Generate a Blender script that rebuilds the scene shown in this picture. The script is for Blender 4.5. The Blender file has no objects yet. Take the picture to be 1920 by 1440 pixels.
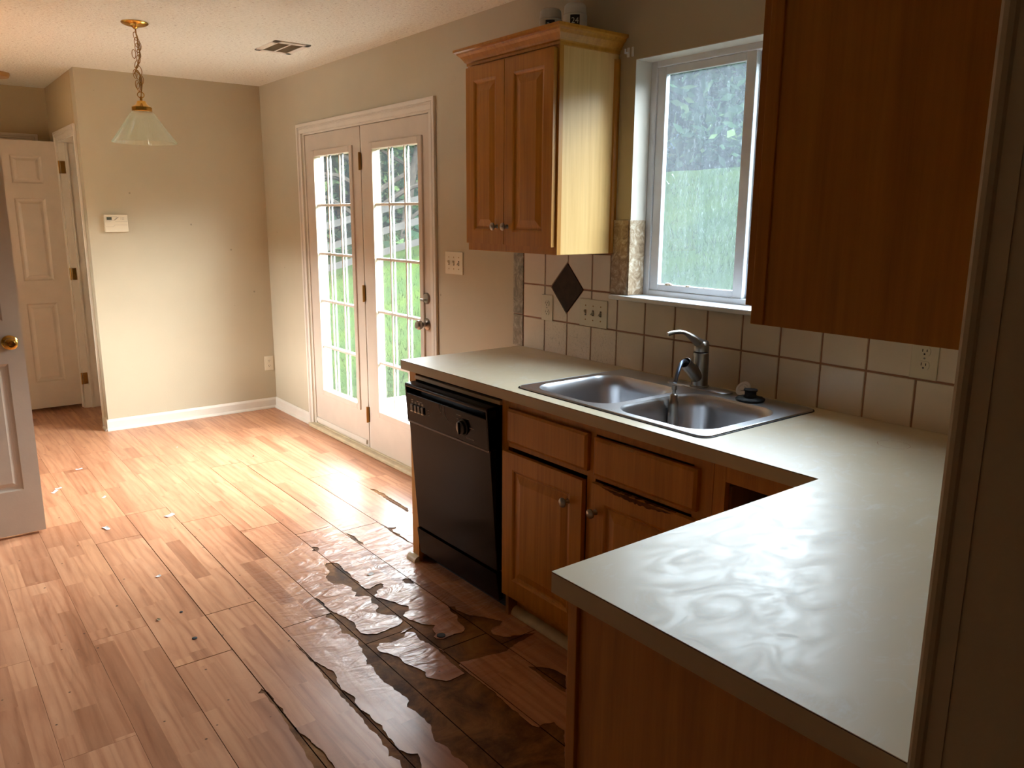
import bpy, bmesh, math, random
from mathutils import Vector, Matrix
from mathutils.geometry import delaunay_2d_cdt, tessellate_polygon
C = bpy.context.scene.collection
sc = bpy.context.scene
PI = math.pi

# ---------------------------------------------------------------- camera, sky, exposure
cam_d = bpy.data.cameras.new('camera'); cam = bpy.data.objects.new('camera', cam_d); C.objects.link(cam)
cam_d.sensor_fit = 'HORIZONTAL'; cam_d.sensor_width = 36.0
cam_d.lens = 1489.24 * 36.0 / 1920.0
cam_d.clip_start = 0.02; cam_d.clip_end = 300
YAW, PITCH, ROLL = math.radians(37.7867), math.radians(11.9217), math.radians(0.3551)
fw = Vector((math.sin(YAW)*math.cos(PITCH), math.cos(YAW)*math.cos(PITCH), -math.sin(PITCH)))
rt = Vector((math.cos(YAW), -math.sin(YAW), 0)); up_ = rt.cross(fw)
r2 = math.cos(ROLL)*rt + math.sin(ROLL)*up_; u2 = -math.sin(ROLL)*rt + math.cos(ROLL)*up_
m3 = Matrix((r2, u2, -fw)).transposed()
cam.matrix_world = Matrix.Translation((-2.3235, -0.3187, 1.5154)) @ m3.to_4x4()
sc.camera = cam

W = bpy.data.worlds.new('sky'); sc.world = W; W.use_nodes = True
wn = W.node_tree.nodes; wl = W.node_tree.links
bg = wn['Background']
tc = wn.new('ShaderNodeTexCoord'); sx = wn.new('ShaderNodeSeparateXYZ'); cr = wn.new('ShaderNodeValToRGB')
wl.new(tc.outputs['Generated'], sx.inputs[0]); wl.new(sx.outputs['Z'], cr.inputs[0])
# bright overcast: dim horizon and zenith, unseen bright band added to light the room
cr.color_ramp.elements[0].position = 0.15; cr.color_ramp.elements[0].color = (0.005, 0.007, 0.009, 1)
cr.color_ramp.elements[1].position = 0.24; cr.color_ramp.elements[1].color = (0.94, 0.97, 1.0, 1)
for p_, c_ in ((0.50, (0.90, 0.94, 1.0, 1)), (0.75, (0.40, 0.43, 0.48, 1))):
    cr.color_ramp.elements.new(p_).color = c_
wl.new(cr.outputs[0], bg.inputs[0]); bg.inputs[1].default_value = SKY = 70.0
sc.view_settings.view_transform = 'Standard'; sc.view_settings.look = 'None'
sc.view_settings.gamma = 1; sc.view_settings.use_curve_mapping = False
sc.view_settings.exposure = EXPO = 0.32
sc.cycles.max_bounces = 14; sc.cycles.diffuse_bounces = 8; sc.cycles.glossy_bounces = 4
sc.cycles.transmission_bounces = 8; sc.cycles.transparent_max_bounces = 16
sc.cycles.use_denoising = True; sc.cycles.sample_clamp_indirect = 12
sc.cycles.caustics_reflective = False; sc.cycles.caustics_refractive = False

def area_light(name, loc, rot, sx_, sy_, power, color=(1, 1, 1), portal=False):
    l = bpy.data.lights.new(name, 'AREA'); l.shape = 'RECTANGLE'; l.size = sx_; l.size_y = sy_
    l.energy = power; l.color = color
    if portal: l.cycles.is_portal = True
    o = bpy.data.objects.new(name, l); C.objects.link(o); o.location = loc; o.rotation_euler = rot
    return o
area_light('door_portal', (0.16, 4.21, 1.05), (0, math.radians(90), 0), 2.0, 1.6, 1, portal=True)
area_light('left_fill_portal', (-2.80, 4.95, 1.38), (0, math.radians(-90), 0), 1.0, .95, 1, portal=True)  # guides daylight through the unseen opening added in the left wall
area_light('window_portal', (0.16, 1.46, 1.65), (0, math.radians(90), 0), 0.9, 0.92, 1, portal=True)
#LIGHTS

# ---------------------------------------------------------------- helpers
def srgb(r, g, b):
    f = lambda c: (c/255/12.92) if c/255 <= .04045 else ((c/255+.055)/1.055)**2.4
    return (f(r), f(g), f(b), 1)

def obj(name, bm, m, parent=None, loc=None, smooth=False, label=None, kind=None):
    """links bm (vertices in world coordinates) as one mesh object whose origin is loc, or its parent's"""
    me = bpy.data.meshes.new(name)
    if loc is None:
        loc = wpos(parent) if parent else Vector((0, 0, 0))
    loc = Vector(loc)
    bmesh.ops.translate(bm, verts=bm.verts, vec=-loc)
    bmesh.ops.recalc_face_normals(bm, faces=bm.faces)
    if smooth:
        for f in bm.faces: f.smooth = True
    bm.to_mesh(me); bm.free()
    for mm in (m if isinstance(m, (list, tuple)) else [m]): me.materials.append(mm)
    if smooth:
        try: me.set_sharp_from_angle(angle=math.radians(40))
        except Exception: pass
    o = bpy.data.objects.new(name, me); C.objects.link(o)
    if parent:
        o.parent = parent; o.location = loc - wpos(parent)
    else:
        o.location = loc
    if label: o['label'] = label
    if kind: o['kind'] = kind
    return o

def wpos(o):
    p = Vector((0, 0, 0))
    while o: p = p + o.location; o = o.parent
    return p

def thing(name, label, cat, loc=(0, 0, 0), group=None, kind=None):
    o = bpy.data.objects.new(name, None); C.objects.link(o); o.location = loc; o.empty_display_size = .05
    if kind: o['kind'] = kind
    if label: o['label'] = label
    if cat: o['category'] = cat
    if group: o['group'] = group
    return o

def tag(o, label, cat, group=None, kind=None):
    o['label'] = label; o['category'] = cat
    if group: o['group'] = group
    if kind: o['kind'] = kind
    return o

def dup(root, delta, label=None):
    r = root.copy(); C.objects.link(r); r.location = root.location + Vector(delta)
    if label: r['label'] = label
    for ch in list(root.children):
        c = ch.copy(); C.objects.link(c); c.parent = r
        for g in list(ch.children):
            d = g.copy(); C.objects.link(d); d.parent = c
    return r

def box(bm, x0, x1, y0, y1, z0, z1, bev=0.0, seg=2, mi=0):
    vs = [bm.verts.new((x, y, z)) for x in (x0, x1) for y in (y0, y1) for z in (z0, z1)]
    idx = [(0, 1, 3, 2), (4, 6, 7, 5), (0, 4, 5, 1), (2, 3, 7, 6), (0, 2, 6, 4), (1, 5, 7, 3)]
    fs = [bm.faces.new([vs[i] for i in q]) for q in idx]
    for f in fs: f.material_index = mi
    if bev > 0:
        es = set(e for f in fs for e in f.edges)
        r = bmesh.ops.bevel(bm, geom=list(es), offset=bev, segments=seg, affect='EDGES', profile=.5)
        for f in r['faces']: f.material_index = mi
    return vs

def B(*a, **k):
    bm = bmesh.new(); box(bm, *a, **k); return bm

def lathe(bm, prof, M=Matrix(), n=32, cap=True, mi=0, wob=None):
    """prof: list of (r, h) revolved round local z, placed by matrix M"""
    rings = []
    for r, h in prof:
        ring = []
        for k in range(n):
            a = 2*PI*k/n; rr = r*(wob(k, h) if wob else 1)
            ring.append(bm.verts.new(M @ Vector((rr*math.cos(a), rr*math.sin(a), h))))
        rings.append(ring)
    for a, b in zip(rings, rings[1:]):
        for k in range(n):
            f = bm.faces.new((a[k], a[(k+1) % n], b[(k+1) % n], b[k])); f.material_index = mi
    if cap:
        for ring, rh in ((rings[0], prof[0]), (rings[-1], prof[-1])):
            if rh[0] > 1e-5: bm.faces.new(ring).material_index = mi
    return rings

def axisM(loc, axis):
    q = Vector((0, 0, 1)).rotation_difference(Vector(axis).normalized())
    return Matrix.Translation(loc) @ q.to_matrix().to_4x4()

def tube(bm, pts, rad, n=10, closed=False, mi=0, flat=None):
    pts = [Vector(p) for p in pts]; N = len(pts); rings = []
    nrm = None
    for i, p in enumerate(pts):
        a = pts[(i-1) % N] if (closed or i > 0) else p
        b = pts[(i+1) % N] if (closed or i < N-1) else p
        t = (b - a).normalized()
        if nrm is None:
            nrm = t.cross(Vector((0.13, .31, .94)));
            if nrm.length < .1: nrm = t.cross(Vector((1, 0, 0)))
        nrm = (nrm - t*nrm.dot(t)).normalized(); bn = t.cross(nrm)
        r = rad[i] if isinstance(rad, (list, tuple)) else rad
        rings.append([bm.verts.new(p + r*(math.cos(2*PI*k/n)*nrm + math.sin(2*PI*k/n)*bn)) for k in range(n)])
    m = N if closed else N-1
    for i in range(m):
        a, b = rings[i], rings[(i+1) % N]
        for k in range(n):
            bm.faces.new((a[k], a[(k+1) % n], b[(k+1) % n], b[k])).material_index = mi
    if not closed:
        bm.faces.new(rings[0]); bm.faces.new(rings[-1])

def bez(pts, n=16):
    """smooth Catmull-Rom polyline through pts"""
    P = [Vector(p) for p in pts]; P = [P[0]*2-P[1]] + P + [P[-1]*2-P[-2]]; out = []
    for i in range(1, len(P)-2):
        for k in range(n):
            t = k/n
            out.append(.5*((2*P[i]) + (-P[i-1]+P[i+1])*t + (2*P[i-1]-5*P[i]+4*P[i+1]-P[i+2])*t*t + (-P[i-1]+3*P[i]-3*P[i+1]+P[i+2])*t**3))
    out.append(P[-2]); return out

def prism(bm, prof, axis, a0, a1, mi=0):
    """extrude a 2-D profile along axis: 'Y' -> prof (x,z); 'X' -> prof (y,z); 'Z' -> prof (x,y)"""
    def mk(p, a):
        return {'Y': (p[0], a, p[1]), 'X': (a, p[0], p[1]), 'Z': (p[0], p[1], a)}[axis]
    A = [bm.verts.new(mk(p, a0)) for p in prof]; D = [bm.verts.new(mk(p, a1)) for p in prof]
    n = len(prof)
    for i in range(n): bm.faces.new((A[i], A[(i+1) % n], D[(i+1) % n], D[i])).material_index = mi
    bm.faces.new(A).material_index = mi; bm.faces.new(D).material_index = mi

def rrect(x0, x1, y0, y1, r, n=8):
    out = []
    for cx, cy, a0 in ((x1-r, y1-r, 0), (x0+r, y1-r, 90), (x0+r, y0+r, 180), (x1-r, y0+r, 270)):
        for k in range(n+1):
            a = math.radians(a0 + 90*k/n); out.append((cx+r*math.cos(a), cy+r*math.sin(a)))
    return out

def slab_with_holes(bm, outer, holes, z0, z1, mi=0):
    """flat plate with holes (2-D loops), extruded z0..z1"""
    loops = [outer] + holes
    pts = [Vector(p) for l in loops for p in l]; ed = []; k = 0
    for l in loops:
        n = len(l); ed += [(k+i, k+(i+1) % n) for i in range(n)]; k += n
    fl = []; k = 0
    for l in loops: fl.append(list(range(k, k+len(l)))); k += len(l)
    V, E, F, _, _, FO = delaunay_2d_cdt(pts, ed, fl, 0, 1e-6)
    keep = [f for f, o in zip(F, FO) if 0 in o and not any(h in o for h in range(1, len(loops)))]
    cnt = {}
    for f in keep:
        for a, b in zip(f, f[1:]+f[:1]): cnt[(min(a, b), max(a, b))] = cnt.get((min(a, b), max(a, b)), 0)+1
    top = [bm.verts.new((v[0], v[1], z1)) for v in V]; bot = [bm.verts.new((v[0], v[1], z0)) for v in V]
    for f in keep:
        bm.faces.new([top[i] for i in f]).material_index = mi; bm.faces.new([bot[i] for i in reversed(f)]).material_index = mi
    for (a, b), c in cnt.items():
        if c == 1: bm.faces.new((top[a], top[b], bot[b], bot[a])).material_index = mi
    bmesh.ops.delete(bm, geom=[v for v in bm.verts if not v.link_faces], context='VERTS')

def panel_face(bm, us, vs, panels, M, prof, mi=0):
    """a flat face cut on us x vs with moulded panels; panels: set of (i,j); prof: list of (inset, depth) ending with the field"""
    def q(pts): 
        bm.faces.new([bm.verts.new(M @ Vector(p)) for p in pts]).material_index = mi
    for i in range(len(us)-1):
        for j in range(len(vs)-1):
            u0, u1, v0, v1 = us[i], us[i+1], vs[j], vs[j+1]
            if (i, j) not in panels:
                q([(u0, v0, 0), (u1, v0, 0), (u1, v1, 0), (u0, v1, 0)]); continue
            prev = (0.0, 0.0)
            for ins, dep in prof:
                a, b = prev, (ins, dep)
                o = [(u0+a[0], v0+a[0]), (u1-a[0], v0+a[0]), (u1-a[0], v1-a[0]), (u0+a[0], v1-a[0])]
                n_ = [(u0+b[0], v0+b[0]), (u1-b[0], v0+b[0]), (u1-b[0], v1-b[0]), (u0+b[0], v1-b[0])]
                for k in range(4):
                    k2 = (k+1) % 4
                    q([(*o[k], a[1]), (*o[k2], a[1]), (*n_[k2], b[1]), (*n_[k], b[1])])
                prev = b
            ins, dep = prev
            q([(u0+ins, v0+ins, dep), (u1-ins, v0+ins, dep), (u1-ins, v1-ins, dep), (u0+ins, v1-ins, dep)])

def panel_slab(us, vs, panels, M, thick, prof, both=True, bev=0.0):
    """a door leaf: panelled front at local w=0 facing +w, back at w=-thick"""
    bm = bmesh.new()
    panel_face(bm, us, vs, panels, M, prof)
    back = M @ Matrix.Translation((us[-1]+us[0], 0, -thick)) @ Matrix.Scale(-1, 4, (1, 0, 0)) @ Matrix.Scale(-1, 4, (0, 0, 1))
    if both: panel_face(bm, [us[-1]+us[0]-u for u in reversed(us)], vs, {(len(us)-2-i, j) for i, j in panels}, back, prof)
    else: bm.faces.new([bm.verts.new(M @ Vector((u, v, -thick))) for u, v in ((us[0], vs[0]), (us[-1], vs[0]), (us[-1], vs[-1]), (us[0], vs[-1]))])
    c = [(us[0], vs[0]), (us[-1], vs[0]), (us[-1], vs[-1]), (us[0], vs[-1])]
    for k in range(4):
        a, b = c[k], c[(k+1) % 4]
        bm.faces.new([bm.verts.new(M @ Vector(p)) for p in ((*a, 0), (*b, 0), (*b, -thick), (*a, -thick))])
    bmesh.ops.remove_doubles(bm, verts=bm.verts, dist=1e-5)
    return bm

def frameM(origin, u, v, w):
    m = Matrix((Vector(u), Vector(v), Vector(w))).transposed().to_4x4(); m.translation = Vector(origin); return m
FACE_NX = lambda x, y, z: frameM((x, y, z), (0, -1, 0), (0, 0, 1), (-1, 0, 0))   # faces -X, u runs toward -Y

# ---------------------------------------------------------------- materials
class NT:
    def __init__(s, name):
        s.m = bpy.data.materials.new(name); s.m.use_nodes = True; s.t = s.m.node_tree; s.n = s.t.nodes; s.l = s.t.links
        s.p = s.n['Principled BSDF']; s.out = s.n['Material Output']
    def a(s, typ, **k):
        n = s.n.new('ShaderNode'+typ)
        for kk, v in k.items():
            if kk.startswith('i_'): n.inputs[kk[2:].replace('_', ' ')].default_value = v
            elif kk[0] == 'n' and kk[1:].isdigit(): n.inputs[int(kk[1:])].default_value = v
            else: setattr(n, kk, v)
        return n
    def k(s, a, b): s.l.new(a, b)
    def coord(s, which='Object', scale=(1, 1, 1), rot=(0, 0, 0)):
        t = s.a('TexCoord'); mp = s.a('Mapping'); mp.inputs['Scale'].default_value = scale; mp.inputs['Rotation'].default_value = rot
        s.k(t.outputs[which], mp.inputs[0]); return mp.outputs[0]
    def noise(s, co, scale=5, detail=3, rough=.5, dist=0):
        n = s.a('TexNoise'); n.inputs['Scale'].default_value = scale; n.inputs['Detail'].default_value = detail
        n.inputs['Roughness'].default_value = rough; n.inputs['Distortion'].default_value = dist
        s.k(co, n.inputs['Vector']); return n.outputs[0]
    def ramp(s, fac, stops):
        r = s.a('ValToRGB'); e = r.color_ramp.elements
        while len(e) < len(stops): e.new(.5)
        for el, (p, c) in zip(e, stops): el.position = p; el.color = c if len(c) == 4 else (*c, 1)
        s.k(fac, r.inputs[0]); return r.outputs[0]
    def mix(s, f, a, b, mode='MIX'):
        n = s.a('MixRGB', blend_type=mode)
        for i, v in ((0, f), (1, a), (2, b)):
            if hasattr(v, 'is_output') or hasattr(v, 'links'): s.k(v, n.inputs[i])
            else: n.inputs[i].default_value = v
        return n.outputs[0]
    def math(s, op, a, b=0.0, c=None):
        n = s.a('Math', operation=op)
        for i, v in ((0, a), (1, b)) + (((2, c),) if c is not None else ()):
            if hasattr(v, 'links'): s.k(v, n.inputs[i])
            else: n.inputs[i].default_value = v
        return n.outputs[0]
    def bump(s, h, strength=.3, dist=.01):
        b = s.a('Bump'); b.inputs['Strength'].default_value = strength; b.inputs['Distance'].default_value = dist
        s.k(h, b.inputs['Height']); s.k(b.outputs[0], s.p.inputs['Normal']); return b
    def base(s, c):
        if hasattr(c, 'links'): s.k(c, s.p.inputs['Base Color'])
        else: s.p.inputs['Base Color'].default_value = c
    def set(s, rough=.5, metal=0, spec=None, coat=None, ior=None, trans=None):
        s.p.inputs['Roughness'].default_value = rough; s.p.inputs['Metallic'].default_value = metal
        if spec is not None: s.p.inputs['Specular IOR Level'].default_value = spec
        if coat is not None: s.p.inputs['Coat Weight'].default_value = coat; s.p.inputs['Coat Roughness'].default_value = .15
        if ior: s.p.inputs['IOR'].default_value = ior
        if trans is not None: s.p.inputs['Transmission Weight'].default_value = trans
        return s
G1 = (1, 1, 1, 1)
def v3(c, k): return (min(1, c[0]*k), min(1, c[1]*k), min(1, c[2]*k), 1)

def simple(name, col, rough=.5, metal=0, var=.06, scale=8, bump=0.0, bscale=60, spec=None, coat=None):
    t = NT(name).set(rough, metal, spec, coat); co = t.coord()
    t.base(t.ramp(t.noise(co, scale, 3), [(.35, v3(col, 1-var)), (.65, v3(col, 1+var))]))
    if bump: t.bump(t.noise(co, bscale, 2), bump, .003)
    return t.m

def paint(name, col):
    t = NT(name).set(.75); co = t.coord()
    big = t.noise(co, 1.3, 3, .6)
    c = t.ramp(big, [(.3, v3(col, .94)), (.7, v3(col, 1.04))])
    sc_ = t.noise(t.coord(scale=(1, 1, .6)), 9, 5, .7)
    scuff = t.ramp(sc_, [(.68, (0, 0, 0)), (.76, (1, 1, 1))])
    sp = t.a('TexVoronoi'); sp.inputs['Scale'].default_value = 4.2; t.k(t.coord(), sp.inputs['Vector'])
    dots = t.ramp(sp.outputs['Distance'], [(.02, (1, 1, 1)), (.035, (0, 0, 0))])
    c = t.mix(t.math('MULTIPLY', scuff, .18), c, v3(col, .62)); c = t.mix(t.math('MULTIPLY', dots, .6), c, v3(col, .35))
    t.base(c); t.bump(t.noise(co, 160, 2), .15, .002); return t.m

def wood(name, c0, c1, c2, rough=.35, axis='z', gscale=1.0, coat=.08):
    t = NT(name).set(rough, 0, .32, coat)
    s = {'z': (14, 14, .8), 'y': (14, .8, 14), 'x': (.8, 14, 14)}[axis]
    co = t.coord(scale=tuple(q*gscale for q in s)); g = t.noise(co, 1.6, 6, .62, .6)
    s2 = {'z': (90, 90, 3), 'y': (90, 3, 90), 'x': (3, 90, 90)}[axis]
    fine = t.noise(t.coord(scale=s2), 1.0, 4, .6); blotch = t.noise(t.coord(), 3.2, 3)
    c = t.ramp(g, [(.25, c0), (.5, c1), (.78, c2)])
    c = t.mix(.32, c, t.ramp(fine, [(.3, v3(c0, .8)), (.7, c2)])); c = t.mix(t.math('MULTIPLY', blotch, .25), c, v3(c0, .8))
    t.base(c); t.bump(fine, .08, .001); return t.m

M = {}
M['wall'] = paint('greige_wall_paint', srgb(183, 172, 147))
M['wall_hall'] = paint('tan_hall_paint', srgb(184, 164, 128))
M['trim'] = simple('white_trim_paint', srgb(212, 204, 190), .42, var=.03, bump=.05)
M['door_white'] = simple('door_white_paint', srgb(200, 187, 170), .4, var=.03, bump=.08, bscale=120)
M['maple'] = wood('honey_maple', srgb(158, 100, 26), srgb(188, 126, 40), srgb(204, 144, 54))
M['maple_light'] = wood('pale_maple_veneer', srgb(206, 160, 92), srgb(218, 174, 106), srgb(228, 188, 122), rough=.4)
M['maple_in'] = wood('raw_plywood', srgb(120, 84, 50), srgb(150, 108, 66), srgb(168, 124, 80), rough=.7, coat=0)
M['dark'] = simple('dark_cavity', srgb(16, 13, 11), .8)
M['black'] = simple('black_appliance_plastic', srgb(16, 12, 11), .3, var=.1)
M['black_gloss'] = simple('black_glossy_enamel', srgb(15, 9, 8), .2, var=.15, scale=3, spec=.10)
M['rubber'] = simple('black_rubber', srgb(14, 14, 15), .6)
M['grey_print'] = simple('pale_print', srgb(150, 140, 128), .6)
M['strip'] = simple('cream_metal_strip', srgb(190, 170, 140), .5)
M['plate'] = simple('almond_plastic', srgb(214, 204, 180), .35, var=.02)
M['slot'] = simple('dark_slot', srgb(40, 28, 20), .8)
M['cream'] = simple('cream_vinyl', srgb(200, 184, 150), .4, var=.1, scale=20)
M['concrete'] = simple('pale_concrete', srgb(156, 154, 148), .8, var=.08, scale=6, spec=0)
M['paper'] = simple('white_paper', srgb(228, 226, 226), .6)
M['red'] = simple('red_chip', srgb(170, 50, 40), .6)
M['lcd'] = simple('grey_lcd', srgb(96, 104, 92), .25)
M['bulb'] = simple('frosted_lens', srgb(190, 150, 96), .35)
M['siding'] = simple('white_siding', srgb(226, 228, 230), .6)
M['grille'] = simple('darkened_white_grille', srgb(128, 132, 140), .5)  # white muntins coloured grey to offset the strong skylight on them
M['siding_out'] = simple('outdoor_siding', srgb(120, 122, 124), .6)

def metal(name, col, rough, aniso=0.0, bs=0):
    t = NT(name).set(rough, 1); t.base(col); t.p.inputs['Anisotropic'].default_value = aniso
    return t.m
M['steel'] = metal('brushed_stainless_steel', srgb(196, 196, 198), .33, .2)
M['nickel'] = metal('brushed_nickel', srgb(150, 144, 136), .3)
M['brass'] = metal('polished_brass', srgb(206, 160, 78), .16)
M['brass_old'] = metal('aged_brass', srgb(160, 120, 64), .3)
M['hose'] = metal('braided_hose', srgb(96, 104, 120), .35)

def ceiling_mat():
    t = NT('popcorn_ceiling').set(.9); co = t.coord()
    n = t.noise(co, 75, 4, .7); n2 = t.noise(co, 60, 3, .6)
    sp = t.ramp(n2, [(.30, srgb(186, 172, 160)), (.38, srgb(228, 227, 214)), (.7, srgb(238, 238, 226))])
    t.base(sp); t.bump(n, .9, .012); return t.m
M['ceiling'] = ceiling_mat()

def laminate_top():
    t = NT('cream_laminate_worktop').set(.34, 0, .32); co = t.coord()
    base = t.ramp(t.noise(co, 2.4, 4), [(.3, srgb(204, 190, 158)), (.7, srgb(214, 200, 170))])
    st = t.noise(t.coord(scale=(1, 1.6, 1), rot=(0, 0, .5)), 9, 8, .75, 1.5)
    c = t.mix(t.ramp(st, [(.52, (0, 0, 0)), (.7, (.55, .55, .55))]), base, srgb(222, 220, 212))
    fi = t.noise(t.coord(scale=(1, 5, 1), rot=(0, 0, .9)), 22, 6, .8, 1)
    c = t.mix(t.ramp(fi, [(.66, (0, 0, 0)), (.74, (.3, .3, .3))]), c, srgb(150, 136, 112))
    t.base(c)
    t.k(t.ramp(st, [(.4, (.36,)*3), (.65, (.50,)*3)]), t.p.inputs['Roughness']); t.bump(fi, .02, .001); return t.m
M['counter'] = laminate_top()
M['counter_edge'] = simple('cream_laminate_edge', srgb(176, 160, 130), .45, var=.03)
M['seam'] = simple('brown_laminate_core', srgb(60, 36, 20), .7)

def tile_mat(name, c0, c1, rough=.28, marks=False):
    t = NT(name).set(rough); co = t.coord()
    c = t.ramp(t.noise(co, 5, 3), [(.3, c0), (.7, c1)])
    sc_ = t.noise(t.coord(scale=(1, 1, .7)), 34, 7, .75, 2)
    m = t.ramp(sc_, [(.66, (0, 0, 0)), (.74, (.5, .5, .5))]) if marks else t.ramp(sc_, [(.7, (0, 0, 0)), (.78, (.35, .35, .35))])
    # denser scratches on the tiles below the diamond (local y, z of the backsplash)
    sp = t.a('SeparateXYZ'); t.k(co, sp.inputs[0])
    ry = t.ramp(t.math('ABSOLUTE', t.math('SUBTRACT', sp.outputs[1], .80)), [(.16, (1, 1, 1)), (.34, (0, 0, 0))])
    rz = t.ramp(sp.outputs[2], [(.10, (1, 1, 1)), (.20, (0, 0, 0))])
    s2 = t.ramp(t.noise(t.coord(scale=(1, 2.4, .8), rot=(.7, 0, 0)), 60, 6, .8, 2.5), [(.56, (0, 0, 0)), (.62, (.8, .8, .8))])
    m = t.math('MAXIMUM', m, t.math('MULTIPLY', t.math('MULTIPLY', s2, ry), rz))
    t.base(t.mix(m, c, srgb(104, 88, 66))); t.bump(t.noise(co, 20, 2), .03, .002); return t.m
M['tile'] = tile_mat('cream_wall_tile', srgb(212, 198, 176), srgb(222, 208, 188))
M['grout'] = simple('brown_grout', srgb(168, 124, 100), .85)
def marble(name, c0, c1, c2):
    t = NT(name).set(.35); co = t.coord()
    t.base(t.ramp(t.noise(co, 16, 8, .7, 2.2), [(.3, c0), (.5, c1), (.66, c2)])); return t.m
M['marble'] = marble('brown_marble_tile', srgb(104, 80, 56), srgb(160, 136, 108), srgb(206, 194, 174))
M['marble_grey'] = marble('grey_marble_tile', srgb(92, 84, 68), srgb(136, 126, 106), srgb(182, 172, 150))
M['diamond'] = simple('dark_brown_tile', srgb(52, 34, 20), .6, var=.3, scale=30, spec=.2)

def laminate_floor():
    t = NT('oak_laminate_planks'); t.p.inputs['Specular IOR Level'].default_value = .26
    uv = t.a('UVMap', uv_map='UVMap'); sp = t.a('SeparateXYZ'); t.k(uv.outputs[0], sp.inputs[0])
    at = t.a('Attribute', attribute_name='plank'); pr = t.a('SeparateColor'); t.k(at.outputs['Color'], pr.inputs[0])
    # u: 0..0.197 m across, v: metres along, each plank printed with three narrow strips
    strip = t.math('FLOOR', t.math('MULTIPLY', sp.outputs[0], 1/.0657))
    key = t.math('ADD', t.math('MULTIPLY', strip, 3.17), t.math('MULTIPLY', pr.outputs[0], 57.0))
    wn_ = t.a('TexWhiteNoise', noise_dimensions='1D'); t.k(key, wn_.inputs['W'])
    vv = t.math('ADD', t.math('MULTIPLY', sp.outputs[1], 2.1), t.math('MULTIPLY', wn_.outputs[0], 9.0))
    blk = t.math('FLOOR', vv); key2 = t.math('ADD', t.math('MULTIPLY', blk, 7.3), t.math('MULTIPLY', key, 1.7))
    wn2 = t.a('TexWhiteNoise', noise_dimensions='1D'); t.k(key2, wn2.inputs['W'])
    tone = wn2.outputs[0]
    off = t.a('CombineXYZ'); t.k(sp.outputs[0], off.inputs[0]); t.k(sp.outputs[1], off.inputs[1]); t.k(t.math('MULTIPLY', tone, 40.0), off.inputs[2])
    mp = t.a('Mapping'); mp.inputs['Scale'].default_value = (26, 2.2, 1); t.k(off.outputs[0], mp.inputs[0])
    grain = t.noise(mp.outputs[0], 1.0, 5, .6, .9)
    mp2 = t.a('Mapping'); mp2.inputs['Scale'].default_value = (5, .55, 1); t.k(off.outputs[0], mp2.inputs[0])
    wv = t.a('TexWave', wave_type='BANDS', bands_direction='X'); wv.inputs['Scale'].default_value = 1.7; wv.inputs['Distortion'].default_value = 9
    wv.inputs['Detail'].default_value = 2; wv.inputs['Detail Scale'].default_value = 1.3; t.k(mp2.outputs[0], wv.inputs['Vector'])
    c = t.ramp(grain, [(.28, srgb(160, 106, 78)), (.5, srgb(194, 137, 103)), (.75, srgb(210, 158, 123))])
    c = t.mix(.28, c, t.ramp(wv.outputs[0], [(.0, srgb(150, 98, 66)), (.3, srgb(192, 142, 106)), (1, srgb(206, 160, 124))]))
    c = t.mix(1.0, c, t.ramp(tone, [(0, (.66, .58, .54, 1)), (.3, (.90, .86, .84, 1)), (.75, (.98, .98, .97, 1)), (1, (1.0, 1.0, .96, 1))]), 'MULTIPLY')
    # wear spots of dirt
    co = t.coord(); d = t.noise(co, 2.3, 6, .7, .4)
    c = t.mix(t.ramp(d, [(.48, (0, 0, 0)), (.95, (.4, .4, .4))]), c, srgb(120, 84, 62))
    sp2 = t.a('TexVoronoi'); sp2.inputs['Scale'].default_value = 11; t.k(co, sp2.inputs['Vector'])
    c = t.mix(t.ramp(sp2.outputs['Distance'], [(.035, (.9,)*3), (.06, (0, 0, 0))]), c, srgb(70, 48, 36))
    t.base(c)
    # swollen, blistered laminate round the dishwasher
    sx2 = t.a('SeparateXYZ'); t.k(co, sx2.inputs[0])
    dx = t.math('SUBTRACT', sx2.outputs[0], -.8); dy = t.math('MULTIPLY', t.math('SUBTRACT', sx2.outputs[1], 2.35), .6)
    dd = t.math('SQRT', t.math('ADD', t.math('MULTIPLY', dx, dx), t.math('MULTIPLY', dy, dy)))
    mask = t.ramp(dd, [(.25, (1, 1, 1)), (.62, (0, 0, 0))])
    mpb = t.coord(scale=(5, 14, 1), rot=(0, 0, .5)); blister = t.noise(mpb, 1.2, 3, .6, 1.2)
    h = t.math('ADD', t.math('MULTIPLY', t.math('MULTIPLY', blister, mask), 1.0), t.math('MULTIPLY', grain, .03))
    t.bump(h, .8, .016)
    t.p.inputs['Roughness'].default_value = .30
    return t.m
M['floor'] = laminate_floor()
def fibreboard():
    t = NT('swollen_brown_fibreboard').set(.7, 0, .12); co = t.coord()
    c = t.ramp(t.noise(co, 7, 8, .7, .6), [(.28, srgb(60, 38, 22)), (.42, srgb(100, 64, 34)), (.55, srgb(134, 90, 48)), (.75, srgb(160, 116, 68))])
    d = t.noise(co, 2.6, 4, .6, .5); c = t.mix(t.ramp(d, [(.52, (0, 0, 0)), (.64, (.75, .75, .75))]), c, srgb(40, 34, 28))
    t.base(c); t.bump(t.noise(co, 40, 6, .7), .5, .004); return t.m
M['fibre'] = fibreboard()
M['gap'] = simple('dark_floor_gap', srgb(52, 34, 22), .9, spec=0)

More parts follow.
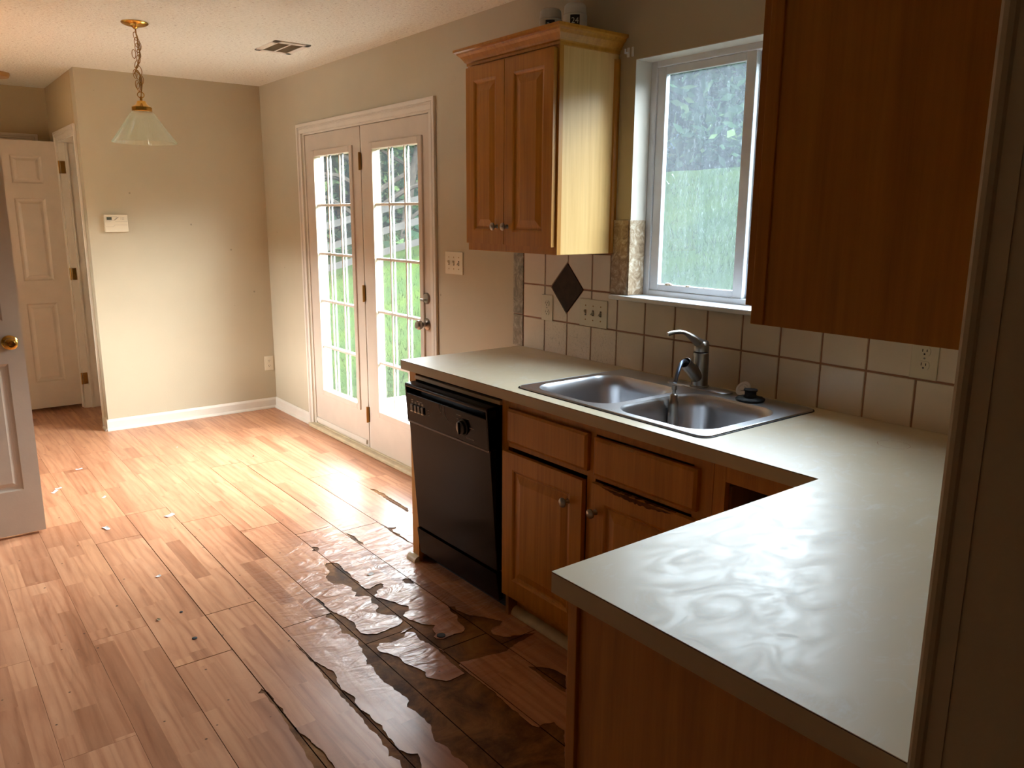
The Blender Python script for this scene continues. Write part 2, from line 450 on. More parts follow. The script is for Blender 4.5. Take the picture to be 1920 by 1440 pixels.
def glass_pane(name, haze=0.04, speck=False, tint=(.97, .99, .98, 1)):
    t = NT(name); t.n.remove(t.p)
    tr = t.a('BsdfTransparent'); tr.inputs[0].default_value = tint
    gl = t.a('BsdfGlossy'); gl.inputs['Roughness'].default_value = .02
    fr = t.a('Fresnel'); ge = t.a('NewGeometry')
    t.k(t.mix(ge.outputs['Backfacing'], (1.45,)*3+(1,), (1/1.45,)*3+(1,)), fr.inputs[0])
    m1 = t.a('MixShader'); t.k(fr.outputs[0], m1.inputs[0]); t.k(tr.outputs[0], m1.inputs[1]); t.k(gl.outputs[0], m1.inputs[2])
    tl = t.a('BsdfTranslucent'); tl.inputs[0].default_value = (.78, .9, 1, 1)
    m2 = t.a('MixShader')
    if speck:
        co = t.coord()
        a_ = t.ramp(t.noise(t.coord(scale=(1, 1, .35), rot=(.3, 0, 0)), 130, 4, .7, 1.5), [(.57, (haze,)*3), (.68, (.05,)*3)])
        b_ = t.ramp(t.noise(t.coord(scale=(1, 1, .12)), 45, 5, .7), [(.4, (0, 0, 0)), (.8, (.009,)*3)])
        f = t.math('ADD', a_, b_); t.k(f, m2.inputs[0])
    else: m2.inputs[0].default_value = haze
    t.k(m1.outputs[0], m2.inputs[1]); t.k(tl.outputs[0], m2.inputs[2]); t.k(m2.outputs[0], t.out.inputs[0]); return t.m
M['glass'] = glass_pane('clear_door_glass', .0032)
M['glass_dirty'] = glass_pane('dirty_scratched_window_glass', .014, True, (.54, .58, .60, 1))
def shade_glass():
    t = NT('ribbed_clear_glass'); t.n.remove(t.p)
    tr = t.a('BsdfTransparent'); tr.inputs[0].default_value = (.93, .95, .90, 1)
    gl = t.a('BsdfGlossy'); gl.inputs['Roughness'].default_value = .08
    tl = t.a('BsdfTranslucent'); tl.inputs[0].default_value = (.92, .95, .88, 1)
    df = t.a('BsdfDiffuse'); df.inputs[0].default_value = (.8, .84, .76, 1)
    fr = t.a('Fresnel'); ge = t.a('NewGeometry')
    t.k(t.mix(ge.outputs['Backfacing'], (1.5,)*3+(1,), (1/1.5,)*3+(1,)), fr.inputs[0])
    m0 = t.a('MixShader', n0=.5); t.k(tl.outputs[0], m0.inputs[1]); t.k(df.outputs[0], m0.inputs[2])
    m1 = t.a('MixShader', n0=.10); t.k(tr.outputs[0], m1.inputs[1]); t.k(m0.outputs[0], m1.inputs[2])
    m2 = t.a('MixShader'); t.k(fr.outputs[0], m2.inputs[0]); t.k(m1.outputs[0], m2.inputs[1]); t.k(gl.outputs[0], m2.inputs[2])
    t.k(m2.outputs[0], t.out.inputs[0]); return t.m
M['shade'] = shade_glass()

def grass():
    t = NT('lawn_grass').set(.9, 0, 0); co = t.coord()
    n = t.noise(t.coord(scale=(1, 1, 1)), 38, 6, .75, .5); n2 = t.noise(co, 1.1, 4)
    c = t.ramp(n, [(.3, GR0), (.5, GR1), (.72, GR2)])
    c = t.mix(t.ramp(n2, [(.35, (0, 0, 0)), (.7, (.6,)*3)]), c, GR3)
    lv = t.a('TexVoronoi'); lv.inputs['Scale'].default_value = 5; t.k(co, lv.inputs['Vector'])
    c = t.mix(t.ramp(lv.outputs['Distance'], [(.05, (.8,)*3), (.09, (0, 0, 0))]), c, v3(srgb(190, 150, 110), .03))
    t.base(c); t.bump(n, 1, .04); return t.m
KG = .07
GR0, GR1, GR2, GR3 = [v3(srgb(*c), KG) for c in ((84, 122, 72), (124, 168, 98), (176, 212, 144), (170, 205, 90))]
M['grass'] = grass()
def leafm():
    t = NT('tree_leaves').set(.6); at = t.a('Attribute', attribute_name='tone'); sp = t.a('SeparateColor'); t.k(at.outputs['Color'], sp.inputs[0])
    c = t.ramp(sp.outputs[0], [(0, v3(srgb(70, 104, 78), .16)), (.6, v3(srgb(108, 150, 104), .16)), (1, v3(srgb(170, 205, 130), .18))])
    t.n.remove(t.p); d = t.a('BsdfDiffuse'); tl = t.a('BsdfTranslucent'); t.k(c, d.inputs[0]); t.k(c, tl.inputs[0])
    m = t.a('MixShader', n0=.4); t.k(d.outputs[0], m.inputs[1]); t.k(tl.outputs[0], m.inputs[2]); t.k(m.outputs[0], t.out.inputs[0]); return t.m
M['leaf'] = leafm()
M['bark'] = simple('grey_bark', v3(srgb(130, 122, 110), .08), .9, var=.3, scale=12, bump=.5, spec=0)
M['fence'] = simple('weathered_fence_wood', v3(srgb(150, 148, 142), .07), .9, var=.15, scale=5, spec=0)

# ================================================================ room shell
H = 2.45; YF = 5.772; XL = -1.238
FH = [["tan_patch",[[-0.957,2.786],[-0.932,2.779],[-0.917,2.759],[-0.915,2.719],[-0.924,2.683],[-0.92,2.638],[-0.93,2.585],[-0.927,2.55],[-0.925,2.529],[-0.935,2.51],[-0.932,2.47],[-0.933,2.458],[-0.919,2.447],[-0.877,2.467],[-0.857,2.465],[-0.853,2.449],[-0.866,2.426],[-0.88,2.424],[-0.906,2.413],[-0.912,2.392],[-0.93,2.388],[-0.936,2.368],[-0.927,2.355],[-0.914,2.333],[-0.902,2.3],[-0.89,2.277],[-0.889,2.261],[-0.866,2.221],[-0.882,2.193],[-0.9,2.19],[-0.922,2.168],[-0.92,2.129],[-0.906,2.096],[-0.898,2.069],[-0.863,2.032],[-0.886,2.013],[-0.891,1.996],[-0.895,1.974],[-0.912,1.963],[-0.911,1.946],[-0.893,1.928],[-0.841,1.933],[-0.814,1.923],[-0.789,1.94],[-0.782,1.955],[-0.778,2.005],[-0.754,2.041],[-0.758,2.066],[-0.744,2.123],[-0.721,2.106],[-0.733,2.08],[-0.724,2.046],[-0.716,2.012],[-0.698,1.993],[-0.687,1.979],[-0.66,1.937],[-0.641,1.901],[-0.67,1.881],[-0.701,1.884],[-0.716,1.874],[-0.728,1.843],[-0.708,1.808],[-0.684,1.79],[-0.711,1.752],[-0.739,1.754],[-0.753,1.75],[-0.773,1.789],[-0.75,1.855],[-0.85,1.847],[-0.936,1.854],[-0.946,1.935],[-0.942,2.035],[-0.941,2.07],[-0.978,2.072],[-1.043,2.032],[-1.065,2.034],[-1.091,2.044],[-1.108,2.033],[-1.117,2.007],[-1.096,1.977],[-1.1,1.957],[-1.084,1.927],[-1.093,1.892],[-1.108,1.878],[-1.15,1.91],[-1.141,1.975],[-1.187,1.938],[-1.196,1.945],[-1.171,1.988],[-1.173,2.022],[-1.158,2.043],[-1.16,2.073],[-1.146,2.11],[-1.149,2.131],[-1.156,2.171],[-1.17,2.187],[-1.151,2.245],[-1.15,2.286],[-1.156,2.312],[-1.167,2.337],[-1.155,2.354],[-1.135,2.356],[-1.135,2.418],[-1.133,2.475],[-1.135,2.512],[-1.128,2.501],[-1.124,2.462],[-1.128,2.413],[-1.126,2.366],[-1.109,2.304],[-1.099,2.248],[-1.101,2.217],[-1.111,2.193],[-1.113,2.149],[-1.098,2.125],[-1.07,2.107],[-1.022,2.111],[-0.972,2.115],[-0.949,2.129],[-0.943,2.14],[-0.946,2.186],[-0.968,2.208],[-0.984,2.231],[-0.992,2.254],[-0.985,2.271],[-0.965,2.284],[-0.961,2.31],[-0.971,2.335],[-0.961,2.357],[-0.948,2.377],[-0.962,2.403],[-0.987,2.413],[-0.998,2.426],[-0.977,2.453],[-0.984,2.484],[-0.973,2.501],[-0.986,2.555],[-1.02,2.581],[-1.025,2.624],[-1.015,2.662],[-0.983,2.693],[-0.977,2.709],[-0.974,2.756]]],["big_hole",[[-1.135,2.061],[-1.134,2.085],[-1.095,2.081],[-1.057,2.065],[-0.988,2.058],[-0.939,2.067],[-0.937,1.987],[-0.941,1.854],[-0.746,1.862],[-0.753,1.797],[-0.742,1.751],[-0.707,1.762],[-0.682,1.795],[-0.638,1.774],[-0.594,1.76],[-0.612,1.754],[-0.711,1.74],[-0.759,1.721],[-0.861,1.745],[-0.929,1.762],[-0.946,1.746],[-0.946,1.685],[-0.942,1.567],[-0.945,1.499],[-0.949,1.464],[-0.949,1.426],[-0.952,1.338],[-0.943,1.32],[-0.917,1.324],[-0.888,1.311],[-0.893,1.284],[-0.891,1.261],[-0.956,1.186],[-1.011,1.124],[-1.216,1.281],[-1.212,1.322],[-1.221,1.376],[-1.213,1.41],[-1.228,1.454],[-1.222,1.474],[-1.2,1.518],[-1.195,1.567],[-1.198,1.615],[-1.208,1.651],[-1.187,1.673],[-1.184,1.7],[-1.194,1.758],[-1.19,1.77],[-1.2,1.814],[-1.199,1.845],[-1.194,1.885],[-1.186,1.911],[-1.182,1.965],[-1.175,1.995],[-1.172,2.022],[-1.152,2.062]]],["island1",[[-1.115,2.022],[-1.093,2.042],[-1.057,2.021],[-1.006,2.026],[-0.975,2.053],[-0.953,2.032],[-0.966,1.971],[-0.951,1.934],[-0.949,1.89],[-0.952,1.838],[-0.958,1.773],[-0.956,1.696],[-0.999,1.693],[-1.032,1.695],[-1.05,1.721],[-1.072,1.754],[-1.058,1.781],[-1.068,1.822],[-1.085,1.869],[-1.083,1.913],[-1.096,1.952],[-1.119,1.994]]],["dark_patch",[[-0.758,1.599],[-0.725,1.568],[-0.702,1.534],[-0.693,1.478],[-0.757,1.406],[-0.764,1.462],[-0.762,1.524]]],["strip_a",[[-1.336,2.25],[-1.336,2.193],[-1.335,2.118],[-1.33,2.071],[-1.315,2.018],[-1.305,1.969],[-1.309,1.946],[-1.323,1.911],[-1.331,1.86],[-1.317,1.812],[-1.317,1.788],[-1.328,1.772],[-1.33,1.738],[-1.32,1.685],[-1.324,1.655],[-1.315,1.615],[-1.324,1.595],[-1.333,1.56],[-1.325,1.543],[-1.328,1.515],[-1.354,1.471],[-1.37,1.478],[-1.353,1.509],[-1.359,1.534],[-1.35,1.557],[-1.348,1.587],[-1.355,1.624],[-1.352,1.643],[-1.348,1.695],[-1.347,1.734],[-1.348,1.793],[-1.347,1.841],[-1.346,1.902],[-1.343,1.978],[-1.339,2.05],[-1.339,2.11],[-1.339,2.187]]],["strip_a2",[[-1.328,1.555],[-1.334,1.526],[-1.332,1.488],[-1.32,1.459],[-1.296,1.439],[-1.301,1.418],[-1.32,1.379],[-1.325,1.363],[-1.37,1.397],[-1.352,1.444],[-1.363,1.484],[-1.351,1.531],[-1.345,1.568],[-1.342,1.6],[-1.329,1.607],[-1.323,1.594]]],["strip_b",[[-1.536,2.024],[-1.526,1.989],[-1.525,1.945],[-1.532,1.921],[-1.522,1.879],[-1.529,1.855],[-1.53,1.817],[-1.53,1.778],[-1.528,1.729],[-1.519,1.696],[-1.515,1.643],[-1.508,1.598],[-1.511,1.562],[-1.512,1.525],[-1.516,1.501],[-1.563,1.537],[-1.556,1.577],[-1.556,1.625],[-1.55,1.659],[-1.549,1.693],[-1.547,1.749],[-1.541,1.792],[-1.54,1.829],[-1.538,1.897],[-1.54,1.951],[-1.539,1.993],[-1.555,2.005]]],["strip_c",[[-0.732,3.055],[-0.725,3.024],[-0.717,2.992],[-0.725,2.927],[-0.718,2.893],[-0.728,2.871],[-0.738,2.888],[-0.737,2.937],[-0.738,2.977],[-0.736,3.017]]],["strip_d",[[-0.336,3.558],[-0.314,3.52],[-0.318,3.475],[-0.308,3.44],[-0.314,3.391],[-0.316,3.313],[-0.318,3.238],[-0.319,3.158],[-0.351,3.097],[-0.349,3.162],[-0.348,3.248],[-0.345,3.335],[-0.337,3.408],[-0.34,3.45],[-0.337,3.51]]],["strip_e",[[-0.542,3.057],[-0.534,3.013],[-0.534,2.986],[-0.498,2.97],[-0.507,2.955],[-0.531,2.952],[-0.54,2.922],[-0.527,2.88],[-0.535,2.866],[-0.535,2.815],[-0.54,2.769],[-0.547,2.769],[-0.547,2.833],[-0.552,2.894],[-0.549,2.939],[-0.542,2.986],[-0.543,3.031]]],["blob_f",[[-0.931,2.994],[-0.912,2.97],[-0.918,2.946],[-0.929,2.932],[-0.946,2.939],[-0.95,2.952],[-0.933,2.963]]],["blob_g",[[-0.771,2.439],[-0.751,2.444],[-0.735,2.425],[-0.742,2.404],[-0.746,2.38],[-0.776,2.401]]]]
def build_floor():
    X0, X1, Y0, Y1 = -5.0, 0.0, -3.2, 7.05
    W_, L_ = .197, 1.305
    known = {-3: 3.725, -4: 2.62, -5: 3.08, -6: 1.76, -7: 1.857, -8: 2.07, -9: 2.355, -10: 2.63, -11: 2.32, -12: 2.68, -13: 3.97+.5}
    joints = {2: 3.725, 3: 3.93, 4: 3.08, 5: 3.175, 6: 2.07, 7: 2.355, 8: 2.63, 9: 2.32, 10: 2.68}
    rng = random.Random(5)
    seams = [0.0, -.138, -.335, -.540, -.740, -.935, -1.135, -1.332, -1.530, -1.727, -1.917, -2.112]
    while seams[-1] > X0+.2: seams.append(seams[-1]-W_)
    seams[-1] = X0
    planks = []
    for k in range(len(seams)-1):
        xb, xa = seams[k], seams[k+1]
        j = joints.get(k+1 if False else {1: 2, 2: 3, 3: 4, 4: 5, 5: 6, 6: 7, 7: 8, 8: 9, 9: 10}.get(k, -1), None)
        if j is None: j = rng.uniform(0, L_)
        y = j - L_*math.ceil((j-Y0)/L_)
        while y < Y1:
            planks.append((xa, xb, max(y, Y0), min(y+L_, Y1), y, rng.random())); y += L_
    polys = [[(X0, Y0), (X1, Y0), (X1, Y1), (X0, Y1)]]
    g = .0004
    for xa, xb, ya, yb, yo, r in planks:
        # the open seams near the damaged area gape wider
        gg = g*(1.0 + (3.4 if -1.8 < (xa+xb)/2 < -.4 and ya < 3.2 and yb > .8 else 0))
        w = .0009
        polys.append([(xa+gg, ya+gg), (xb-gg, ya+gg), (xb-gg, yb-gg), (xa+gg, yb-gg)])
    np_ = len(planks)
    hn = []
    for name, loop in FH:
        if sum(a[0]*b[1]-b[0]*a[1] for a, b in zip(loop, loop[1:]+loop[:1])) < 0: loop = loop[::-1]
        # jagged torn outline
        out = []
        rr = random.Random(len(loop)*7)
        for a, b in zip(loop, loop[1:]+loop[:1]):
            a, b = Vector(a), Vector(b); d = b-a; n_ = max(1, int(d.length/.012)); nn = Vector((-d.y, d.x)).normalized() if d.length > 0 else Vector((0, 0))
            for i in range(n_):
                out.append(tuple(a + d*(i/n_) + nn*(rr.uniform(-.0028, .0028) if i else 0)))
        polys.append(out); hn.append(name)
    pts = [Vector(p) for l in polys for p in l]; ed = []; fl = []; k = 0
    for l in polys:
        n = len(l); ed += [(k+i, k+(i+1) % n) for i in range(n)]; fl.append(list(range(k, k+n))); k += n
    V, E_, F, _, _, FO = delaunay_2d_cdt(pts, ed, fl, 0, 1e-6)
    bm = bmesh.new(); uvl = bm.loops.layers.uv.new('UVMap'); cl = bm.loops.layers.color.new('plank')
    LV = {0: 0.0, 1: -.0028, 2: -.008}
    verts = {}
    def gv(i, lv):
        if (i, lv) not in verts: verts[(i, lv)] = bm.verts.new((V[i][0], V[i][1], LV[lv]))
        return verts[(i, lv)]
    edge = {}
    for f, o in zip(F, FO):
        if 0 not in o: continue
        o = set(o); pl = [q-1 for q in o if 1 <= q <= np_]; hs = [hn[q-1-np_] for q in o if q > np_]
        hole = any(not h.startswith('island') for h in hs) and not any(h.startswith('island') for h in hs)
        lv = 2 if not pl else (1 if hole else 0)
        fa = bm.faces.new([gv(i, lv) for i in f]); fa.material_index = {0: 0, 1: 1, 2: 2}[lv]
        pk = planks[pl[0]] if pl else (0, 0, 0, 0, 0, .5)
        for lp in fa.loops:
            lp[uvl].uv = (lp.vert.co.x-pk[0], lp.vert.co.y-pk[4]); lp[cl] = (pk[5], pk[5], pk[5], 1)
        for a, b in zip(f, f[1:]+f[:1]): edge.setdefault((min(a, b), max(a, b)), []).append((lv, pk))
    for (a, b), ls in edge.items():
        if len(ls) == 2 and ls[0][0] != ls[1][0]:
            hi, lo = sorted((ls[0][0], ls[1][0]))
            fa = bm.faces.new((gv(a, hi), gv(b, hi), gv(b, lo), gv(a, lo))); fa.material_index = 1 if hi == 0 else 2
    for f in bm.faces:
        if abs(f.normal.z) > .5 and f.normal.z < 0: f.normal_flip()
    me = bpy.data.meshes.new('floor'); bm.normal_update()
    for f in bm.faces:
        if abs(f.normal.z) > .5 and f.normal.z < 0: f.normal_flip()
    bm.to_mesh(me); bm.free()
    for m_ in (M['floor'], M['fibre'], M['gap']): me.materials.append(m_)
    o = bpy.data.objects.new('floor', me); C.objects.link(o); o['kind'] = 'structure'
    o['label'] = 'oak laminate plank floor, torn and swollen beside the dishwasher'
    return o
build_floor()
obj('floor', B(-5.2, 0.14, -3.3, 7.3, -.12, -.0085), M['gap'], kind='structure', label='dark subfloor under the laminate')
obj('ceiling', B(-5.2, .14, -3.3, 7.3, H, H+.1), M['ceiling'], kind='structure', label='white popcorn-textured ceiling')

def wall(name, m, boxes, label=None):
    bm = bmesh.new()
    for b in boxes: box(bm, *b)
    return obj(name, bm, m, kind='structure', label=label)
# window wall: french door opening y 3.395..5.02 z 0..2.06 ; window opening y 1.0..1.923 z 1.2..2.1
wall('wall_right', M['wall'], [(0, .14, -3.3, 1.0, -.1, H), (0, .14, 1.0, 1.923, -.1, 1.19), (0, .14, 1.0, 1.923, 2.1, H), (0, .14, 1.923, 3.395, -.1, H),
     (0, .14, 3.395, 5.03, 2.062, H), (0, .14, 5.03, 7.3, -.1, H)], 'greige painted wall with the window and french doors')
wall('wall_far', M['wall'], [(XL, -.0005, YF, YF+.115, 0, H)], 'greige wall carrying the thermostat')
wall('wall_hall', M['wall_hall'], [(XL+.001, XL+.115, YF+.115, 5.93, 0, H), (XL, XL+.115, 6.64, 7.1, 0, H), (XL, XL+.115, 5.93, 6.64, 2.05, H)], 'hall side wall around the inner doorway')
wall('wall_hall_end', M['wall_hall'], [(-2.8, XL+.0005, 6.94, 7.06, 0, H)])
wall('wall_near', M['wall'], [(-1.552, -.0005, -.135, 0, 0, H)], 'end of the partition wall at the right of the picture')
wall('wall_left', M['wall'], [(-2.78, -2.66, 3.86, 4.50, 0, H), (-2.78, -2.66, 5.40, 7.06, 0, H), (-2.78, -2.66, 4.50, 5.40, 0, .92), (-2.78, -2.66, 4.50, 5.40, 1.84, H), (-5.2, -2.66, 3.80, 3.92, 0, H)])  # unseen window opening added here so daylight fills the dining end
wall('wall_back', M['wall'], [(-5.2, .14, -3.4, -3.28, 0, H)])
obj('fill_ground_left', B(-9, -2.78, 3.9, 9, -.2, -.05), M['concrete'], kind='structure', label='unseen concrete added outside the left fill opening')  # unseen slab added to bounce daylight in through the left opening
wall('wall_outer_left', M['wall'], [(-5.2, -5.08, -3.3, 3.9, 0, H)])
wall('wall_bath', M['wall'], [(XL+.115, 0, 7.18, 7.3, 0, H)])

# corner bead running down the partition end
bm = bmesh.new()
tube(bm, [(-1.549, -.006, 0), (-1.549, -.006, H)], .009, 12)
box(bm, -1.5533, -1.5515, -.030, -.004, 0, H)
obj('trim_1', bm, M['wall'], kind='structure', label='rounded corner bead on the partition end')

def baseboard(name, x0, y0, x1, y1, nrm, label=None):
    """profile board with a shoe moulding from a to b; nrm points into the room"""
    a = Vector((x0, y0, 0)); b = Vector((x1, y1, 0)); n = Vector((*nrm, 0)); bm = bmesh.new()
    prof = [(0, 0), (.026, 0), (.026, .006), (.022, .014), (.014, .018), (.012, .02), (.012, .066), (.008, .076), (.006, .082), (0, .082)]
    A = [bm.verts.new(a + n*p[0] + Vector((0, 0, p[1]))) for p in prof]; D = [bm.verts.new(b + n*p[0] + Vector((0, 0, p[1]))) for p in prof]
    k = len(prof)
    for i in range(k): bm.faces.new((A[i], A[(i+1) % k], D[(i+1) % k], D[i]))
    bm.faces.new(A); bm.faces.new(D)
    return obj(name, bm, M['trim'], kind='structure', label=label)
baseboard('baseboard_far', XL-.012, YF, -.002, YF, (0, -1), 'white baseboard under the thermostat wall')
baseboard('baseboard_right', 0, YF, 0, 5.105, (-1, 0))
baseboard('baseboard_right', 0, 3.335, 0, 2.62, (-1, 0))
baseboard('baseboard_hall', XL, YF-.012, XL, 5.868, (-1, 0))
baseboard('baseboard_hall_end', -2.66, 6.94, XL, 6.94, (0, -1))

def casing_boxes(bm, plane, at, a0, a1, ztop, w=.06, t=.016, z0=0):
    """door casing round an opening a0..a1 up to ztop; plane 'X' (wall faces -X at x=at) or 'Y' (faces -Y)"""
    def bb(u0, u1, z0_, z1, d0, d1):
        if plane == 'X': box(bm, at-d1, at-d0, u0, u1, z0_, z1, .003)
        else: box(bm, u0, u1, at-d1, at-d0, z0_, z1, .003)
    for (u0, u1, v0, v1) in ((a0-w, a0, z0, ztop+.0002), (a1, a1+w, z0, ztop+.0002), (a0-w+.0002, a1+w-.0002, ztop, ztop+w)):
        bb(u0, u1, v0, v1, 0, t*.6)
    bb(a0-w-.0004, a0-w+.022, z0, ztop+w, 0, t); bb(a1+w-.022, a1+w+.0004, z0, ztop+w, 0, t); bb(a0-w, a1+w, ztop+w-.022, ztop+w+.0004, 0, t+.0004)
    bb(a0-w+.028, a0-w+.036, z0, ztop+w-.03, 0, t*.85); bb(a1+w-.036, a1+w-.028, z0, ztop+w-.03, 0, t*.85); bb(a0-w+.03, a1+w-.03, ztop+w-.036, ztop+w-.028, 0, t*.88)

# ---------------------------------------------------------------- french doors (door_1)
D1 = thing('door_1', 'white french patio doors with fifteen-pane glass in each leaf', 'door', (0.02, 4.2, 0), kind='structure')
bm = bmesh.new(); casing_boxes(bm, 'X', 0, 3.398, 5.045, 2.058, .062)
obj('casing', bm, M['trim'], D1)
bm = bmesh.new()
box(bm, .0, .14, 3.397, 3.412, 0, 2.06); box(bm, .0, .14, 5.012, 5.028, 0, 2.06); box(bm, 0, .14, 3.397, 5.028, 2.046, 2.06)
box(bm, .012, .05, 4.188, 4.206, .03, 2.046, .002)
obj('jamb', bm, M['trim'], D1)
bm = bmesh.new(); box(bm, -.045, .0, 3.34, 5.06, 0, .026, .008); box(bm, -.006, .14, 3.397, 5.028, 0, .03, .003)
obj('threshold', bm, M['cream'], D1)
def french_leaf(y0, y1, g0, g1, xf=.008, th=.040, name='door_leaf'):
    us = [0, y1-g1, y1-g0, y1-y0]; vs = [.03, .29, 1.91, 2.043]
    bm = bmesh.new()
    box(bm, xf, xf+th, y0, g0, .03, 2.043); box(bm, xf, xf+th, g1, y1, .03, 2.043)
    box(bm, xf, xf+th, g0, g1, .03, .29); box(bm, xf, xf+th, g0, g1, 1.91, 2.043)
    leaf = obj(name, bm, M['door_white'], D1)
    # raised lite frame, both faces
    bm = bmesh.new()
    for (a, b) in ((xf-.011, xf+.004), (xf+th-.004, xf+th+.003)):
        for (u0, u1, w0, w1) in ((g0-.028, g0+.012, .262, 1.938), (g1-.012, g1+.028, .262, 1.938), (g0+.012, g1-.012, .262, .302), (g0+.012, g1-.012, 1.898, 1.938)):
            box(bm, a, b, u0, u1, w0, w1, .004)
    for (u0, u1, w0, w1) in ((g0-.002, g0+.008, .29, 1.91), (g1-.008, g1+.002, .29, 1.91), (g0, g1, .288, .297), (g0, g1, 1.903, 1.912)):
        box(bm, xf+.003, xf+th-.003, u0, u1, w0, w1)
    fr = obj('lite_frame', bm, M['door_white'], leaf)
    w = g1-g0; h = 1.61
    for xa, mm_, ll_ in ((xf+.004, M['trim'], 'inner white grid'), (xf+th-.014, M['grille'], 'outer white grid, darkened against the bright sky')):
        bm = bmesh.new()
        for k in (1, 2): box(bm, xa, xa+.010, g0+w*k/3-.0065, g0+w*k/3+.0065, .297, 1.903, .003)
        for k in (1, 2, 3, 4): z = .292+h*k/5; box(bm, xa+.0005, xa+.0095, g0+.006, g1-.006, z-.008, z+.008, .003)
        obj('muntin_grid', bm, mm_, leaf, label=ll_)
    bm = bmesh.new(); box(bm, xf+.019, xf+.024, g0+.004, g1-.004, .294, 1.906); obj('glass_pane', bm, M['glass'], leaf)
    return leaf
leafL = french_leaf(4.208, 5.01, 4.332, 4.872)
leafR = french_leaf(3.414, 4.187, 3.512, 4.052)
bm = bmesh.new(); box(bm, -.004, .009, 4.23, 5.0, .045, .075, .003); obj('door_sweep', bm, M['trim'], leafL)
def hinge(parent, y, z, m='brass_old'):
    bm = bmesh.new(); box(bm, -.003, .009, y-.002, y+.018, z-.05, z+.05); tube(bm, [(-.006, y, z-.052), (-.006, y, z+.052)], .0065, 10)
    return obj('hinge', bm, M[m], parent, label='aged brass hinge')
for z in (1.837, 1.036, .253): hinge(leafR, 4.196, z)
bm = bmesh.new()
MK = axisM((.008, 3.466, .921), (-1, 0, 0))
lathe(bm, [(.034, 0), (.034, .004), (.028, .010), (.014, .014), (.013, .030), (.022, .040), (.027, .050), (.027, .062), (.019, .070), (0, .071)], MK, 28)
obj('door_knob', bm, M['nickel'], leafR, smooth=True, label='satin nickel knob')
bm = bmesh.new(); MK = axisM((.008, 3.462, 1.066), (-1, 0, 0))
lathe(bm, [(.032, 0), (.032, .004), (.027, .010), (0, .011)], MK, 28)
box(bm, -.028, -.003, 3.452, 3.472, 1.056, 1.062, .002); box(bm, -.03, -.022, 3.444, 3.48, 1.052, 1.066, .002)
obj('deadbolt', bm, M['nickel'], leafR, smooth=True)

# ---------------------------------------------------------------- six-panel doors
DPROF = [(.008, -.006), (.014, -.008), (.022, -.008), (.040, -.0015)]
# door_2: open white door at the left edge of the picture, free edge at x -1.885
D2 = thing('door_2', 'white six-panel door standing open at the left edge, brass knob', 'door', (-2.65, 3.95, 0), kind='structure')
wd = .762; us = [0, .071, .345, .417, .691, .762]; vs = [.014, .230, .838, 1.035, 1.625, 1.735, 1.930, 2.035]
Md = frameM((-1.885-wd, 3.937, 0), (1, 0, 0), (0, 0, 1), (0, -1, 0))
leaf = obj('door_leaf', panel_slab(us, vs, {(i, j) for i in (1, 3) for j in (1, 3, 5)}, Md, .035, DPROF), M['door_white'], D2)
bm = bmesh.new()
MK = axisM((-1.940, 3.937, .936), (0, -1, 0))
lathe(bm, [(.033, 0), (.033, .004), (.026, .011), (.013, .015), (.012, .028), (.021, .036), (.027, .050), (.026, .062), (.018, .069), (.013, .0695), (.010, .066), (0, .065)], MK, 32)
obj('door_knob', bm, M['brass'], leaf, smooth=True, label='polished brass knob')
for z in (.25, 1.05, 1.82):
    bm = bmesh.new(); tube(bm, [(-2.653, 3.93, z-.045), (-2.653, 3.93, z+.045)], .006, 8); obj('hinge', bm, M['brass_old'], D2)
# door_3: hall door open against the hall end, hinged on the far jamb
D3 = thing('door_3', 'white six-panel hall door standing open behind the first door', 'door', (XL, 6.66, 0), kind='structure')
wd = .71; us = [0, .105, .308, .402, .605, .71]; vs = [.03, .236, .843, 1.016, 1.624, 1.732, 1.934, 2.04]
Md = frameM((-1.245-wd, 6.668, 0), (1, 0, 0), (0, 0, 1), (0, -1, 0))
leaf = obj('door_leaf', panel_slab(us, vs, {(i, j) for i in (1, 3) for j in (1, 3, 5)}, Md, .035, DPROF), M['door_white'], D3)
for z in (1.855, 1.06, .24):
    bm = bmesh.new(); box(bm, XL+.004, XL+.036, 6.618, 6.6245, z-.045, z+.045, .002); tube(bm, [(XL-.005, 6.622, z-.046), (XL-.005, 6.622, z+.046)], .006, 10)
    for dz in (-.03, 0, .03): lathe(bm, [(.004, 0), (.004, .001), (0, .0015)], axisM((XL+.02, 6.618, z+dz), (0, -1, 0)), 8)
    obj('hinge', bm, M['brass_old'], D3, label='aged brass hinge')
bm = bmesh.new()
box(bm, XL, XL+.115, 5.93, 5.945, 0, 2.035); box(bm, XL, XL+.115, 6.625, 6.64, 0, 2.035); box(bm, XL, XL+.115, 5.93, 6.64, 2.035, 2.05)
box(bm, XL+.045, XL+.06, 6.612, 6.625, 0, 2.035); box(bm, XL+.06, XL+.075, 5.945, 5.957, 0, 2.035)
obj('jamb', bm, M['trim'], D3)
bm = bmesh.new(); casing_boxes(bm, 'X', XL, 5.936, 6.634, 2.045, .062); obj('casing', bm, M['trim'], D3)
# door_4: doorway casing on the hall end wall
D4 = thing('door_4', 'white closed door with casing on the hall end wall', 'door', (-1.75, 6.94, 0), kind='structure')
bm = bmesh.new(); casing_boxes(bm, 'Y', 6.94, -2.14, -1.382, 2.045, .062); obj('casing', bm, M['trim'], D4)
bm = bmesh.new(); box(bm, -2.14, -1.382, 6.932, 6.9395, .01, 2.045); obj('door_leaf', bm, M['door_white'], D4)

